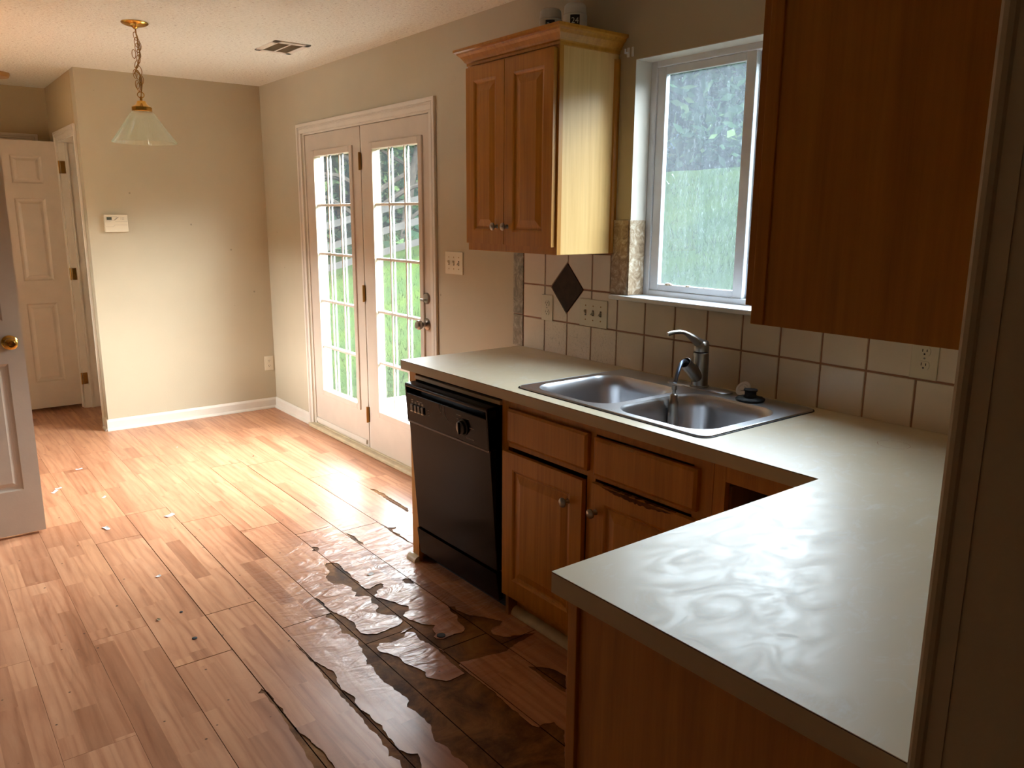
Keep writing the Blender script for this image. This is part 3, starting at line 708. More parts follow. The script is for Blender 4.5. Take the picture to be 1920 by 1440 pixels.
# ---------------------------------------------------------------- kitchen window (window_1)
W1 = thing('window_1', 'white sliding window with dirty scratched glass over the sink', 'window', (.09, 1.46, 1.2), kind='structure')
bm = bmesh.new()
box(bm, .085, .14, 1.0, 1.03, 1.2, 2.1, .003); box(bm, .085, .14, 1.893, 1.923, 1.2, 2.1, .003)
box(bm, .085, .14, 1.03, 1.893, 1.2, 1.228, .003); box(bm, .085, .14, 1.03, 1.893, 2.075, 2.1, .003)
obj('window_frame', bm, M['siding'], W1)
def sash(y0, y1, x, m, lab, wid=.042):
    bm = bmesh.new()
    box(bm, x, x+.022, y0, y0+wid, 1.228, 2.075, .003); box(bm, x, x+.022, y1-wid, y1, 1.228, 2.075, .003)
    box(bm, x, x+.022, y0+wid, y1-wid, 1.2285, 1.254, .003); box(bm, x, x+.022, y0+wid, y1-wid, 2.045, 2.0745, .003)
    s = obj('sash', bm, M['siding'], W1, label=lab)
    bm = bmesh.new(); box(bm, x+.010, x+.014, y0+wid*.9, y1-wid*.9, 1.25, 2.05); obj('glass_pane', bm, m, s); return s
sash(1.447, 1.893, .092, M['glass_dirty'], 'left sliding sash')
sash(1.03, 1.475, .116, M['glass_dirty'], 'right fixed sash')
bm = bmesh.new()
for k, (yy, rr_) in enumerate(((1.80, .010), (1.785, .006), (1.70, .007), (1.62, .004))):
    lathe(bm, [(rr_*1.6, 0), (rr_*1.2, rr_*.8), (0, rr_)], Matrix.Translation((.097, yy, 1.252)), 7)
obj('dead_leaf_crumbs', bm, M['marble'], W1)
# white drywall reveals and the sill board
bm = bmesh.new()
box(bm, -.0003, .086, 1.9215, 1.9235, 1.5, 2.1); box(bm, -.0003, .086, 1.0, 1.923, 2.0975, 2.1005); box(bm, 0, .086, .9995, 1.002, 1.2, 2.1)
obj('reveal', bm, M['trim'], W1)
bm = bmesh.new(); box(bm, -.008, .078, 1.915, 1.9222, 1.2085, 1.503, .001)
obj('border_tile', bm, M['marble'], W1, label='brown marbled tile inside the window reveal')
bm = bmesh.new(); box(bm, -.034, .088, .93, 2.0, 1.189, 1.207, .004)
obj('window_sill', bm, M['siding'], W1)
bm = bmesh.new()
lathe(bm, [(.020, 0), (.020, .0012), (.0175, .0012), (.0175, 0)], axisM((.1015, 1.815, 1.66), (-1, 0, 0)), 24, cap=False)
obj('sticker_ring', bm, M['glass'], W1)

# ================================================================ backsplash
BS = thing('backsplash', 'cream square wall tiles with brown grout behind the sink', 'backsplash', (0, 1.4, .914))
bm = bmesh.new()
box(bm, -.0045, 0, 0, 2.66, .914, 1.1895); box(bm, -.0045, 0, 1.93, 2.66, 1.18, 1.372); box(bm, -.0045, 0, 0, .93, 1.18, 1.372)
obj('grout_bed', bm, M['grout'], BS)
bm = bmesh.new(); gY = [1.971-.1525*k for k in range(-4, 13)] + [0.0]; gY = [2.583] + [1.971+.1525*k for k in (3, 2, 1, 0)] + [1.971-.1525*k for k in range(1, 13)] + [.0]
gZ = [.914, 1.060, 1.212, 1.366]; g = .0033
DC = (2.280, 1.2105); DHY, DHZ = .103, .108
def clip_tile(y0, y1, z0, z1):
    """tile polygon minus the diamond (convex pieces by half planes)"""
    if y1-y0 < .012 or z1-z0 < .01: return
    poly = [(y0, z0), (y1, z0), (y1, z1), (y0, z1)]
    near = min(abs(max(min(DC[0], y1), y0)-DC[0])/(DHY+.006) + abs(max(min(DC[1], z1), z0)-DC[1])/(DHZ+.006), 9)
    polys = [poly]
    if near < 1:
        polys = []; rest = poly
        for sy, sz in ((1, 1), (1, -1), (-1, -1), (-1, 1)):
            cyc = (y0+y1)/2-DC[0]; czc = (z0+z1)/2-DC[1]
            if cyc*sy <= 0 or czc*sz <= 0: continue
            f = lambda p: sy*(p[0]-DC[0])/(DHY+.006) + sz*(p[1]-DC[1])/(DHZ+.006) - 1
            out = []
            for a, b in zip(rest, rest[1:]+rest[:1]):
                fa, fb = f(a), f(b)
                if fa >= 0: out.append(a)
                if (fa >= 0) != (fb >= 0): t_ = fa/(fa-fb); out.append((a[0]+t_*(b[0]-a[0]), a[1]+t_*(b[1]-a[1])))
            if len(out) > 2: polys.append(out)
    for p in polys:
        n = len(p); cx_ = sum(q[0] for q in p)/n; cz_ = sum(q[1] for q in p)/n
        A = [bm.verts.new((-.001, *q)) for q in p]; E2 = [bm.verts.new((-.0075, *q)) for q in p]
        Fv = [bm.verts.new((-.0088, q[0]+(cx_-q[0])*.02, q[1]+(cz_-q[1])*.02)) for q in p]
        for i in range(n):
            j = (i+1) % n; bm.faces.new((A[i], A[j], E2[j], E2[i])); bm.faces.new((E2[i], E2[j], Fv[j], Fv[i]))
        bm.faces.new(Fv)
ys = sorted(set(round(y, 4) for y in gY))
for a, b in zip(ys, ys[1:]):
    for j in range(3):
        z0, z1 = gZ[j]+(g if j else 0), gZ[j+1]-g
        ya, yb = a+g, b-g
        if j == 2 and .93 < (a+b)/2 < 1.97: continue
        if j == 2 and a < 1.99 < b: ya = 2.014
        if j == 2 and yb > .93 and ya < .93: yb = .928
        if j == 1 and .95 < (a+b)/2 < 1.95: z1 = 1.187
        if j == 2 and 1.97 <= a < 2.0: ya = 2.018
        clip_tile(ya, yb, z0, z1)
obj('tile_field', bm, M['tile'], BS)
bm = bmesh.new()
A = [bm.verts.new((-.001, DC[0]+a*DHY, DC[1]+b*DHZ)) for a, b in ((1, 0), (0, 1), (-1, 0), (0, -1))]
E2 = [bm.verts.new((-.0095, DC[0]+a*(DHY-.002), DC[1]+b*(DHZ-.002))) for a, b in ((1, 0), (0, 1), (-1, 0), (0, -1))]
for i in range(4): bm.faces.new((A[i], A[(i+1) % 4], E2[(i+1) % 4], E2[i]))
bm.faces.new(E2)
obj('diamond_tile', bm, M['diamond'], BS, label='dark brown diamond accent tile')
bm = bmesh.new()
for z0, z1 in ((.915, 1.062), (1.066, 1.371)): box(bm, -.009, 0, 2.588, 2.66, z0, z1, .001)
obj('border_tile', bm, M['marble_grey'], BS, label='grey marbled border strip')
bm = bmesh.new(); box(bm, -.010, 0, 1.9235, 2.012, 1.2085, 1.503, .001)
obj('border_tile', bm, M['marble'], BS, label='brown marbled tile on the wall beside the window')

# ---------------------------------------------------------------- wall plates
def plate_base(name, label, cat, yc, zc, w, h, x0=0, M_=None, group=None):
    t = thing(name, label, cat, (x0, yc, zc), group)
    return t
def nx_box(bm, x0, d, yc, zc, w, h, bev=.0, **k): box(bm, x0-d, x0, yc-w/2, yc+w/2, zc-h/2, zc+h/2, bev, **k)
def receptacle(parent, x0, yc, zc):
    bm = bmesh.new()
    prof = []
    for k in range(24):
        a = 2*PI*k/24; prof.append((yc+.0165*math.cos(a), zc+max(-.012, min(.012, .0165*math.sin(a)))))
    prism(bm, prof, 'X', x0-.0075, x0-.004)
    r = obj('receptacle', bm, M['plate'], parent)
    bm = bmesh.new()
    nx_box(bm, x0-.0072, .0006, yc+.0062, zc+.003, .0022, .0085); nx_box(bm, x0-.0072, .0006, yc-.0062, zc+.003, .0022, .007)
    lathe(bm, [(.0026, 0), (.0026, .0007), (0, .0008)], axisM((x0-.0072, yc, zc-.0075), (-1, 0, 0)), 10)
    obj('slot', bm, M['slot'], r)
def outlet(label, x0, yc, zc, w=.070, h=.115):
    t = thing('wall_outlet', label, 'outlet', (x0, yc, zc))
    bm = bmesh.new(); nx_box(bm, x0, .0055, yc, zc, w, h, .0022); obj('plate', bm, M['plate'], t)
    for dz in (.020, -.020): receptacle(t, x0, yc, zc+dz)
    bm = bmesh.new(); lathe(bm, [(.0028, 0), (.0028, .001), (0, .0012)], axisM((x0-.0054, yc, zc), (-1, 0, 0)), 10); obj('screw', bm, M['nickel'], t)
    return t
outlet('almond double outlet on the tiles left of the dark diamond', -.0088, 2.407, 1.114, .076, .116)
outlet('almond double outlet on the tiles under the right cabinet', -.0088, .731, 1.124, .078, .122)
# outlet on the far wall faces -Y
t = thing('wall_outlet', 'almond double outlet low on the wall right of the thermostat', 'outlet', (-.048, YF, .362))
bm = bmesh.new(); box(bm, -.083, -.013, YF-.0055, YF, .305, .420, .0022); obj('plate', bm, M['plate'], t)
for dz in (.020, -.020):
    zc = .362+dz; yc = -.048; bm = bmesh.new(); prof = []
    for k in range(24):
        a = 2*PI*k/24; prof.append((yc+.0165*math.cos(a), zc+max(-.012, min(.012, .0165*math.sin(a)))))
    prism(bm, [(p[0], p[1]) for p in prof], 'Y', YF-.0075, YF-.004); r = obj('receptacle', bm, M['plate'], t)
    bm = bmesh.new(); box(bm, yc-.0075, yc-.005, YF-.0082, YF-.0072, zc-.002, zc+.007); box(bm, yc+.005, yc+.0075, YF-.0082, YF-.0072, zc-.002, zc+.007)
    lathe(bm, [(.0026, 0), (.0026, .0007), (0, .0008)], axisM((yc, YF-.0072, zc-.0075), (0, -1, 0)), 10); obj('slot', bm, M['slot'], r)
def switches(label, x0, yc, zc, w, h, states):
    t = thing('switch_plate', label, 'light switch', (x0, yc, zc))
    bm = bmesh.new(); nx_box(bm, x0, .0055, yc, zc, w, h, .0022); obj('plate', bm, M['plate'], t)
    for k, up in enumerate(states):
        y = yc + .046*(1-k)
        bm = bmesh.new(); nx_box(bm, x0-.0052, .0006, y, zc, .0095, .024); s = obj('switch_slot', bm, M['slot'], t)
        bm = bmesh.new(); sgn = 1 if up else -1
        pr = [(x0-.005, zc-.009), (x0-.005, zc+.009), (x0-.016, zc+sgn*.012+.002), (x0-.017, zc+sgn*.006)]
        prism(bm, pr, 'Y', y-.0035, y+.0035); obj('toggle', bm, M['plate'], t)
        for dz in (.030, -.030):
            bm = bmesh.new(); lathe(bm, [(.003, 0), (.003, .001), (0, .0012)], axisM((x0-.0054, y, zc+dz), (-1, 0, 0)), 8)
            obj('screw', bm, M['brass_old'], t)
switches('triple light switch on the plain wall between french doors and cabinet', 0, 3.173, 1.275, .163, .116, (1, 1, 0))
switches('triple light switch on the tiles under the left cabinet', -.0088, 2.107, 1.118, .167, .116, (1, 0, 0))

# thermostat
t = thing('thermostat', 'cream programmable thermostat on the far wall', 'thermostat', (-1.068, YF, 1.451))
bm = bmesh.new(); box(bm, -1.141, -.995, YF-.030, YF, 1.393, 1.510, .003); obj('housing', bm, M['plate'], t)
bm = bmesh.new(); box(bm, -1.128, -1.096, YF-.0312, YF-.029, 1.474, 1.494); obj('screen', bm, M['lcd'], t)
bm = bmesh.new()
for pts in ([(-1.134, 1.496), (-1.062, 1.496), (-1.082, 1.472), (-1.134, 1.472), (-1.134, 1.496)], [(-1.137, 1.462), (-1.112, 1.462), (-1.104, 1.467)], [(-1.075, 1.4645), (-.998, 1.4645)],
            [(-1.137, 1.428), (-1.09, 1.428), (-1.08, 1.441), (-.998, 1.441)]):
    for a, b in zip(pts, pts[1:]): tube(bm, [(a[0], YF-.030, a[1]), (b[0], YF-.030, b[1])], .0007, 4)
obj('groove', bm, M['grey_print'], t)
bm = bmesh.new()
prism(bm, [(-1.083, 1.472), (-1.076, 1.472), (-1.050, 1.494), (-1.057, 1.494)], 'Y', YF-.0306, YF-.029)
for z in (1.489, 1.482, 1.476): box(bm, -1.040, -1.037, YF-.0304, YF-.029, z, z+.003); box(bm, -1.032, -1.018, YF-.0304, YF-.029, z, z+.002)
obj('marking', bm, M['grey_print'], t)

# little white cable hook left of the window top
t = thing('wall_hook', 'small white hook on the wall beside the window top', 'hook', (0, 1.950, 2.128))
bm = bmesh.new(); box(bm, -.006, 0, 1.958, 1.968, 2.112, 2.146, .001); box(bm, -.022, -.004, 1.960, 1.966, 2.122, 2.130, .001); box(bm, -.024, -.018, 1.960, 1.966, 2.122, 2.140, .001)
box(bm, -.006, 0, 1.936, 1.944, 2.112, 2.146, .001); obj('clip', bm, M['siding'], t)

# ================================================================ wall cabinet left
CP = [(.007, -.002), (.012, -.007), (.018, -.0075), (.046, -.001)]
def cab_door(parent, y0, y1, z0, z1, xf, th=.019, rail=.054, knob=None, name='cabinet_door', arch=None):
    """door facing -X; y0<y1"""
    w, h = y1-y0, z1-z0
    Md_ = FACE_NX(xf, y1, z0)
    d = obj(name, panel_slab([0, rail, w-rail, w], [0, rail, h-rail, h], {(1, 1)}, Md_, th, CP), M['maple'], parent)
    return d
def knob(parent, x, y, z, s=1.0):
    bm = bmesh.new()
    lathe(bm, [(.009*s, 0), (.007*s, .004), (.006*s, .012), (.011*s, .018), (.0155*s, .022), (.0155*s, .026), (.012*s, .0295), (0, .031)], axisM((x, y, z), (-1, 0, 0)), 24)
    return obj('knob', bm, M['nickel'], parent, smooth=True, label='brushed nickel knob')
def crown(bm, x_front, y0, y1, z0, sides):
    """crown moulding wrapping the front (facing -X) and the listed side ends"""
    prof = [(0, 0), (-.004, .002), (-.004, .012), (-.010, .016), (-.014, .024), (-.024, .038), (-.034, .046), (-.036, .052), (-.046, .056), (-.046, .066), (0, .066)]
    loops = []
    path = []
    if 'far' in sides: path.append(((-.0, y1), (0, 1)))
    for off, dz in prof:
        o = -off; pts = []
        pts.append((-.0005, y1+o)); pts.append((x_front-o, y1+o)); pts.append((x_front-o, y0-o)); pts.append((-.0005, y0-o))
        loops.append([bm.verts.new((p[0], p[1], z0+dz)) for p in pts])
    for a, b in zip(loops, loops[1:]):
        for k in range(3): bm.faces.new((a[k], a[k+1], b[k+1], b[k]))
    bm.faces.new(loops[-1]); bm.faces.new(loops[0])
UC = thing('wall_cabinet', 'honey maple wall cabinet with two doors hanging left of the window', 'cabinet', (-.15, 2.316, 1.371))
bm = bmesh.new(); box(bm, -.285, 0, 2.033, 2.60, 1.371, 2.136)
obj('carcass', bm, M['maple_in'], UC)
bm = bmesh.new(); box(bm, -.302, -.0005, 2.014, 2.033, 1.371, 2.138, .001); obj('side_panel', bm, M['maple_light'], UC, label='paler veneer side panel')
bm = bmesh.new(); prism(bm, [(-.026, 2.014), (-.022, 2.008), (-.012, 2.004), (-.0005, 2.004), (-.0005, 2.014)], 'Z', 1.371, 2.11); obj('scribe_moulding', bm, M['maple'], UC)
bm = bmesh.new()
for b in ((-.304, -.285, 2.012, 2.052, 1.371, 2.138), (-.304, -.285, 2.562, 2.602, 1.371, 2.138), (-.304, -.285, 2.052, 2.562, 1.371, 1.41), (-.304, -.285, 2.052, 2.562, 2.10, 2.138), (-.304, -.285, 2.295, 2.345, 1.41, 2.10)): box(bm, *b)
obj('face_frame', bm, M['maple'], UC)
d = cab_door(UC, 2.323, 2.588, 1.402, 2.118, -.325); knob(d, -.325, 2.368, 1.474)
d = cab_door(UC, 2.022, 2.319, 1.400, 2.118, -.325); knob(d, -.325, 2.298, 1.474)
bm = bmesh.new(); crown(bm, -.304, 2.012, 2.602, 2.128, ()); obj('crown_moulding', bm, M['maple'], UC)

def text_mesh(name, curve, m):
    tmp = bpy.data.objects.new('tmp', curve); me = bpy.data.meshes.new_from_object(tmp); bpy.data.objects.remove(tmp)
    me.materials.clear(); me.materials.append(m); o = bpy.data.objects.new(name, me); C.objects.link(o); return o
# jars on top of the cabinet
def jar(label, x, y, z=2.195, s=1.0):
    t = thing('jar', label, 'jar', (x, y, z), 'jars on top of the wall cabinet')
    Mz = Matrix.Translation((x, y, z))
    bm = bmesh.new(); lathe(bm, [(.044*s, 0), (.047*s, .004), (.047*s, .088), (.042*s, .092)], Mz, 36); b = obj('jar_body', bm, M['paper_dim'], t, smooth=True)
    bm = bmesh.new(); lathe(bm, [(.044*s, .092), (.044*s, .098), (.042*s, .122), (.036*s, .128), (.0, .128)], Mz, 36, wob=None); obj('lid', bm, M['paper_dim'], t, smooth=True)
    bm = bmesh.new(); n = 12; a0, a1 = math.radians(205), math.radians(250)
    lo = [bm.verts.new(Mz @ Vector((.0476*s*math.cos(a0+(a1-a0)*k/n), .0476*s*math.sin(a0+(a1-a0)*k/n), .030))) for k in range(n+1)]
    hi = [bm.verts.new(Mz @ Vector((.0476*s*math.cos(a0+(a1-a0)*k/n), .0476*s*math.sin(a0+(a1-a0)*k/n), .082))) for k in range(n+1)]
    for k in range(n): bm.faces.new((lo[k], lo[k+1], hi[k+1], hi[k]))
    obj('jar_label', bm, M['rubber'], b, label='black printed label')
    am = math.radians(228); tx = bpy.data.curves.new('label_text', 'FONT'); tx.body = '24'; tx.size = .030; tx.extrude = .0004; tx.align_x = 'CENTER'; tx.align_y = 'CENTER'
    to = text_mesh('label_text', tx, M['paper_dim']); to.parent = b
    nrm = Vector((math.cos(am), math.sin(am), 0)); rot = Matrix((Vector((0, 0, 1)).cross(nrm), Vector((0, 0, 1)), nrm)).transposed()
    to.matrix_local = Matrix.Translation(nrm*.0482*s + Vector((0, 0, .060))) @ rot.to_4x4()
    return t
M['paper_dim'] = simple('translucent_white_plastic', srgb(196, 196, 186), .4, var=.05)
jar('white lidded jar with black label, left one atop the wall cabinet', -.115, 2.292)
jar('white lidded jar with black label, right one atop the wall cabinet', -.095, 2.168)

# ================================================================ wall cabinet right (end panel faces the camera)
RC = thing('wall_cabinet', 'dark maple wall cabinet end hanging over the peninsula corner', 'cabinet', (-.7, .17, 1.371))
bm = bmesh.new(); box(bm, -1.372, -.30, .0005, .330, 1.371, 2.138); obj('carcass', bm, M['maple'], RC)
bm = bmesh.new(); box(bm, -1.385, -1.372, .0005, .328, 1.371, 2.138); obj('side_panel', bm, M['maple'], RC)
bm = bmesh.new(); box(bm, -1.388, -.30, .328, .348, 1.371, 2.138, .001); obj('face_frame', bm, M['maple'], RC)
for k in range(2):
    x1 = -1.375+.53*k; Md_ = frameM((x1+.525, .367, 1.395), (-1, 0, 0), (0, 0, 1), (0, 1, 0))
    d = obj('cabinet_door', panel_slab([0, .054, .47, .525], [0, .054, .67, .724], {(1, 1)}, Md_, .019, CP), M['maple'], RC)
bm = bmesh.new(); box(bm, -1.43, -.25, .0005, .40, 2.138, 2.20, .01); obj('crown_moulding', bm, M['maple'], RC)

# ================================================================ base cabinets
XF = -.615
SB = thing('base_cabinet', 'maple sink base cabinet with two drawer fronts and two doors', 'cabinet', (-.3, 1.46, 0))
bm = bmesh.new()
for b in ((XF, XF+.02, 1.903, 1.942, .095, .872), (XF, XF+.02, 1.443, 1.482, .095, .872), (XF, XF+.02, .982, 1.05, .095, .872),
          (XF+.0004, XF+.0196, 1.05, 1.903, .838, .8715), (XF+.0004, XF+.0196, 1.05, 1.903, .69, .722), (XF+.0004, XF+.0196, 1.05, 1.903, .0955, .14)): box(bm, *b, .0008)
obj('face_frame', bm, M['maple'], SB)
bm = bmesh.new(); box(bm, XF+.02, -.02, 1.925, 1.942, .0, .872); box(bm, XF+.02, -.02, .985, 1.0, 0, .872); box(bm, XF+.02, -.02, 1.0, 1.925, .095, .11); box(bm, -.02, -.012, .985, 1.942, 0, .872)
obj('carcass', bm, M['maple_in'], SB)
bm = bmesh.new(); box(bm, -.552, -.535, .986, 1.942, 0, .095); obj('toe_kick', bm, M['maple'], SB)
def drawer_front(y0, y1, z0, z1):
    bm = bmesh.new(); xf = XF-.019
    a = [(XF, y0, z0), (XF, y1, z0), (XF, y1, z1), (XF, y0, z1)]
    e = .009
    m_ = [(xf+.006, y0, z0), (xf+.006, y1, z0), (xf+.006, y1, z1), (xf+.006, y0, z1)]
    f_ = [(xf, y0+e, z0+e), (xf, y1-e, z0+e), (xf, y1-e, z1-e), (xf, y0+e, z1-e)]
    R_ = [[bm.verts.new(p) for p in q] for q in (a, m_, f_)]
    for p, q in zip(R_, R_[1:]):
        for k in range(4): bm.faces.new((p[k], p[(k+1) % 4], q[(k+1) % 4], q[k]))
    bm.faces.new(R_[0]); bm.faces.new(R_[2])
    return obj('drawer_front', bm, M['maple'], SB)
drawer_front(1.470, 1.893, .712, .838); drawer_front(1.026, 1.440, .708, .833)
d = cab_door(SB, 1.486, 1.915, .125, .676, XF-.019, rail=.058); knob(d, XF-.019, 1.553, .586, 1.05)
d = cab_door(SB, 1.010, 1.441, .125, .682, XF-.019, rail=.058); knob(d, XF-.019, 1.437-.018, .588, 1.05)
# chewed, water-swollen top edges of the doors
def chewed(parent, y0, y1, z, dpt, seed):
    rr = random.Random(seed); bm = bmesh.new(); n = 40; xf = XF-.019; rows = []
    for k in range(n+1):
        y = y0+(y1-y0)*k/n; e = math.sin(PI*k/n)**.7
        a = z+.001+rr.uniform(-.001, .002)*e; b = z-dpt*e*rr.uniform(.65, 1)-.0015
        rows.append([bm.verts.new((xf+.014, y, a)), bm.verts.new((xf-.0008-rr.uniform(0, .002)*e, y, a-.003)), bm.verts.new((xf-.0015-rr.uniform(0, .002)*e, y, (a+b)/2)), bm.verts.new((xf-.0004, y, b))])
    for p, q in zip(rows, rows[1:]):
        for k in range(3): bm.faces.new((p[k], q[k], q[k+1], p[k+1]))
    obj('splintered_edge', bm, M['fibre'], parent, label='splintered water-damaged wood')
chewed(d, 1.10, 1.40, .682, .016, 3)

# end panel left of the dishwasher
EP = thing('end_panel', 'maple end panel left of the dishwasher', 'cabinet panel', (-.3, 2.58, 0))
bm = bmesh.new(); box(bm, XF+.02, -.005, 2.585, 2.604, 0, .873); obj('panel', bm, M['maple'], EP)
bm = bmesh.new(); box(bm, XF, XF+.02, 2.555, 2.606, 0, .873, .001); obj('stile', bm, M['maple'], EP)
t = thing('shoe_moulding', 'short cream quarter-round strip at the foot of the end panel', 'moulding', (-.64, 2.58, 0))
def qround(bm, x, y0, y1, r): prism(bm, [(x, 0), (x, r)] + [(x-r*math.sin(math.radians(a)), r*math.cos(math.radians(a))) for a in range(10, 90, 10)] + [(x-r, 0)], 'Y', y0, y1)
bm = bmesh.new(); qround(bm, -.6155, 2.552, 2.622, .026); obj('strip', bm, M['cream'], t)
t = thing('shoe_moulding', 'long cream quarter-round strip under the sink cabinet doors', 'moulding', (-.56, 1.5, 0))
bm = bmesh.new(); qround(bm, -.5525, .99, 1.936, .030); obj('strip', bm, M['cream'], t)

# corner cabinet with an empty drawer opening
CC = thing('base_cabinet', 'maple corner cabinet with an empty drawer opening', 'cabinet', (-.3, .8, 0))
bm = bmesh.new()
for b in ((XF, XF+.02, .942, .9805, .095, .872), (XF+.0004, XF+.0196, .66, .942, .817, .8715), (XF+.0004, XF+.0196, .66, .942, .40, .69), (XF+.0004, XF+.0196, .66, .942, .0955, .38), (XF, XF+.02, .632, .66, .095, .872)): box(bm, *b, .0008)
obj('face_frame', bm, M['maple'], CC)
bm = bmesh.new(); box(bm, -.59, -.10, .938, .950, .70, .800); box(bm, -.594, -.582, .66, .95, .69, .70); obj('drawer_runner', bm, M['maple_in'], CC, label='raw wood drawer side')
bm = bmesh.new(); box(bm, XF+.02, -.02, .952, .978, 0, .872); box(bm, -.03, -.02, .02, .952, 0, .872); box(bm, XF+.02, -.03, .02, .952, .62, .63); obj('carcass', bm, M['maple_in'], CC)

# peninsula cabinet
PC = thing('base_cabinet', 'maple peninsula cabinet seen from its plain end', 'cabinet', (-1.1, .3, 0))
bm = bmesh.new(); box(bm, -1.450, -1.432, .002, .611, 0, .873); obj('end_panel', bm, M['maple'], PC)
bm = bmesh.new(); box(bm, -1.459, -1.44, .609, .632, 0, .873, .0015); box(bm, -1.44, XF-.021, .612, .630, .095, .873, .001); obj('face_frame', bm, M['maple'], PC)
bm = bmesh.new(); box(bm, -1.432, XF-.0, .004, .02, 0, .873); box(bm, -1.432, XF-.021, .02, .612, .095, .11); box(bm, -1.432, XF-.021, .55, .565, 0, .095); obj('carcass', bm, M['maple_in'], PC)
for x0, x1 in ((-1.425, -1.06), (-1.045, -.68)):
    Md_ = frameM((x1, .649, .125), (-1, 0, 0), (0, 0, 1), (0, 1, 0))
    d = obj('cabinet_door', panel_slab([0, .054, x1-x0-.054, x1-x0], [0, .054, .68, .734], {(1, 1)}, Md_, .019, CP), M['maple'], PC)
# ---------------------------------------------------------------- countertop
CT = thing('countertop', 'cream laminate L-shaped countertop with scuffs', 'countertop', (-.6, 1.3, .876))
outer = [(-1.4847, .002), (-.0095, .002), (-.0095, 2.607), (-.6575, 2.607), (-.6575, .648), (-1.4847, .648)]
hole = rrect(-.585, -.075, 1.05, 1.855, .04)
bm = bmesh.new(); slab_with_holes(bm, outer, [hole], .876, .912)
obj('core', bm, M['counter_edge'], CT)
bm = bmesh.new(); slab_with_holes(bm, [(-1.4843, .0025), (-.0095, .0025), (-.0095, 2.6066), (-.6571, 2.6066), (-.6571, .6476), (-1.4843, .6476)], [hole], .9121, .9136); obj('brown_seam', bm, M['seam'], CT)
bm = bmesh.new(); slab_with_holes(bm, outer, [hole], .9136, .9148); obj('worktop', bm, M['counter'], CT)
bm = bmesh.new(); n = 48
for k in range(n):
    if k % 7 == 5: continue
    a0, a1 = 2*PI*k/n, 2*PI*(k+1)/n
    q = [(-.229+r*math.cos(a), .688+r*math.sin(a)) for r, a in ((.040, a0), (.040, a1), (.0415, a1), (.0415, a0))]
    bm.faces.new([bm.verts.new((*p, .91495)) for p in q])
obj('cup_ring_stain', bm, M['red_stain'] if 'red_stain' in M else simple('rusty_ring_stain', srgb(176, 128, 100), .5), CT, label='rusty ring stain')

# ---------------------------------------------------------------- sink
SK = thing('kitchen_sink', 'stainless steel double-bowl sink set into the countertop', 'sink', (-.325, 1.45, .915))
ro = rrect(-.603, -.045, 1.030, 1.878, .035)
b1 = rrect(-.572, -.165, 1.470, 1.840, .09, 10); b2 = rrect(-.572, -.165, 1.068, 1.438, .09, 10)
ZR = .9205
bm = bmesh.new(); slab_with_holes(bm, rrect(-.597, -.051, 1.036, 1.872, .03), [b1, b2], ZR-.0015, ZR)
# rolled rim
def loop_at(l, z): return [bm.verts.new((p[0], p[1], z)) for p in l]
rims = [loop_at(rrect(-.597-d, -.051+d, 1.036-d, 1.872+d, .03+d), z) for d, z in ((0, ZR), (.002, ZR+.0012), (.005, ZR), (.0065, .9155))]
for a, b in zip(rims, rims[1:]):
    n = len(a)
    for k in range(n): bm.faces.new((a[k], a[(k+1) % n], b[(k+1) % n], b[k]))
# raised tap ledge lip
obj('rim', bm, M['steel'], SK, smooth=True)
bm = bmesh.new(); tube(bm, [(p[0], p[1], .9152) for p in rrect(-.6055, -.0425, 1.0275, 1.8805, .036)], .0022, 6, closed=True)
obj('sealant', bm, M['rubber'], SK, label='dirty sealant line')
def bowl(y0, y1):
    bm = bmesh.new(); x0, x1 = -.572, -.165; rings = []
    prof = [(0, 0, .09), (.002, -.004, .09), (.006, -.010, .088), (.012, -.05, .085), (.018, -.12, .08), (.028, -.150, .075), (.045, -.166, .07), (.07, -.172, .06), (.10, -.174, .05)]
    for ins, dz, r in prof:
        rings.append([bm.verts.new((p[0], p[1], ZR-.0002+dz)) for p in rrect(x0+ins, x1-ins, y0+ins, y1-ins, r, 10)])
    for a, b in zip(rings, rings[1:]):
        n = len(a)
        for k in range(n): bm.faces.new((a[k], a[(k+1) % n], b[(k+1) % n], b[k]))
    cx_, cy_ = (x0+x1)/2, (y0+y1)/2; n = len(rings[-1])
    last = [bm.verts.new((cx_+.045*math.cos(math.radians(q)), cy_+.045*math.sin(math.radians(q)), ZR-.176)) for q in [45+0]*0 + [math.degrees(math.atan2(v.co.y-cy_, v.co.x-cx_)) for v in rings[-1]]]
    for k in range(n): bm.faces.new((rings[-1][k], rings[-1][(k+1) % n], last[(k+1) % n], last[k]))
    bm.faces.new(last)
    o = obj('bowl', bm, M['steel'], SK, smooth=True)
    bm = bmesh.new(); lathe(bm, [(.044, 0), (.040, .003), (.030, .001), (.012, -.004), (0, -.004)], Matrix.Translation((cx_, cy_, ZR-.176)), 28, cap=False)
    obj('drain', bm, M['nickel'], o, smooth=True)
bowl(1.470, 1.840); bowl(1.068, 1.438)
bm = bmesh.new(); rr = random.Random(3)
for k in range(90):
    side = rr.random()
    if side < .5: y, x, z = rr.uniform(1.12, 1.80), -.1795, rr.uniform(.78, .87); nn = (-1, 0, 0)
    else: y, x, z = rr.uniform(1.1, 1.82), rr.uniform(-.59, -.577), ZR+.0003; nn = (0, 0, 1)
    if 1.43 < y < 1.48 and side < .5: continue
    r_ = rr.uniform(.0012, .0026)
    lathe(bm, [(r_, 0), (r_*.75, r_*.5), (0, r_*.65)], axisM((x, y, z), nn), 8, cap=False)
wd_ = obj('water_drops', bm, M['glass'], SK, smooth=True); wd_['kind'] = 'stuff'

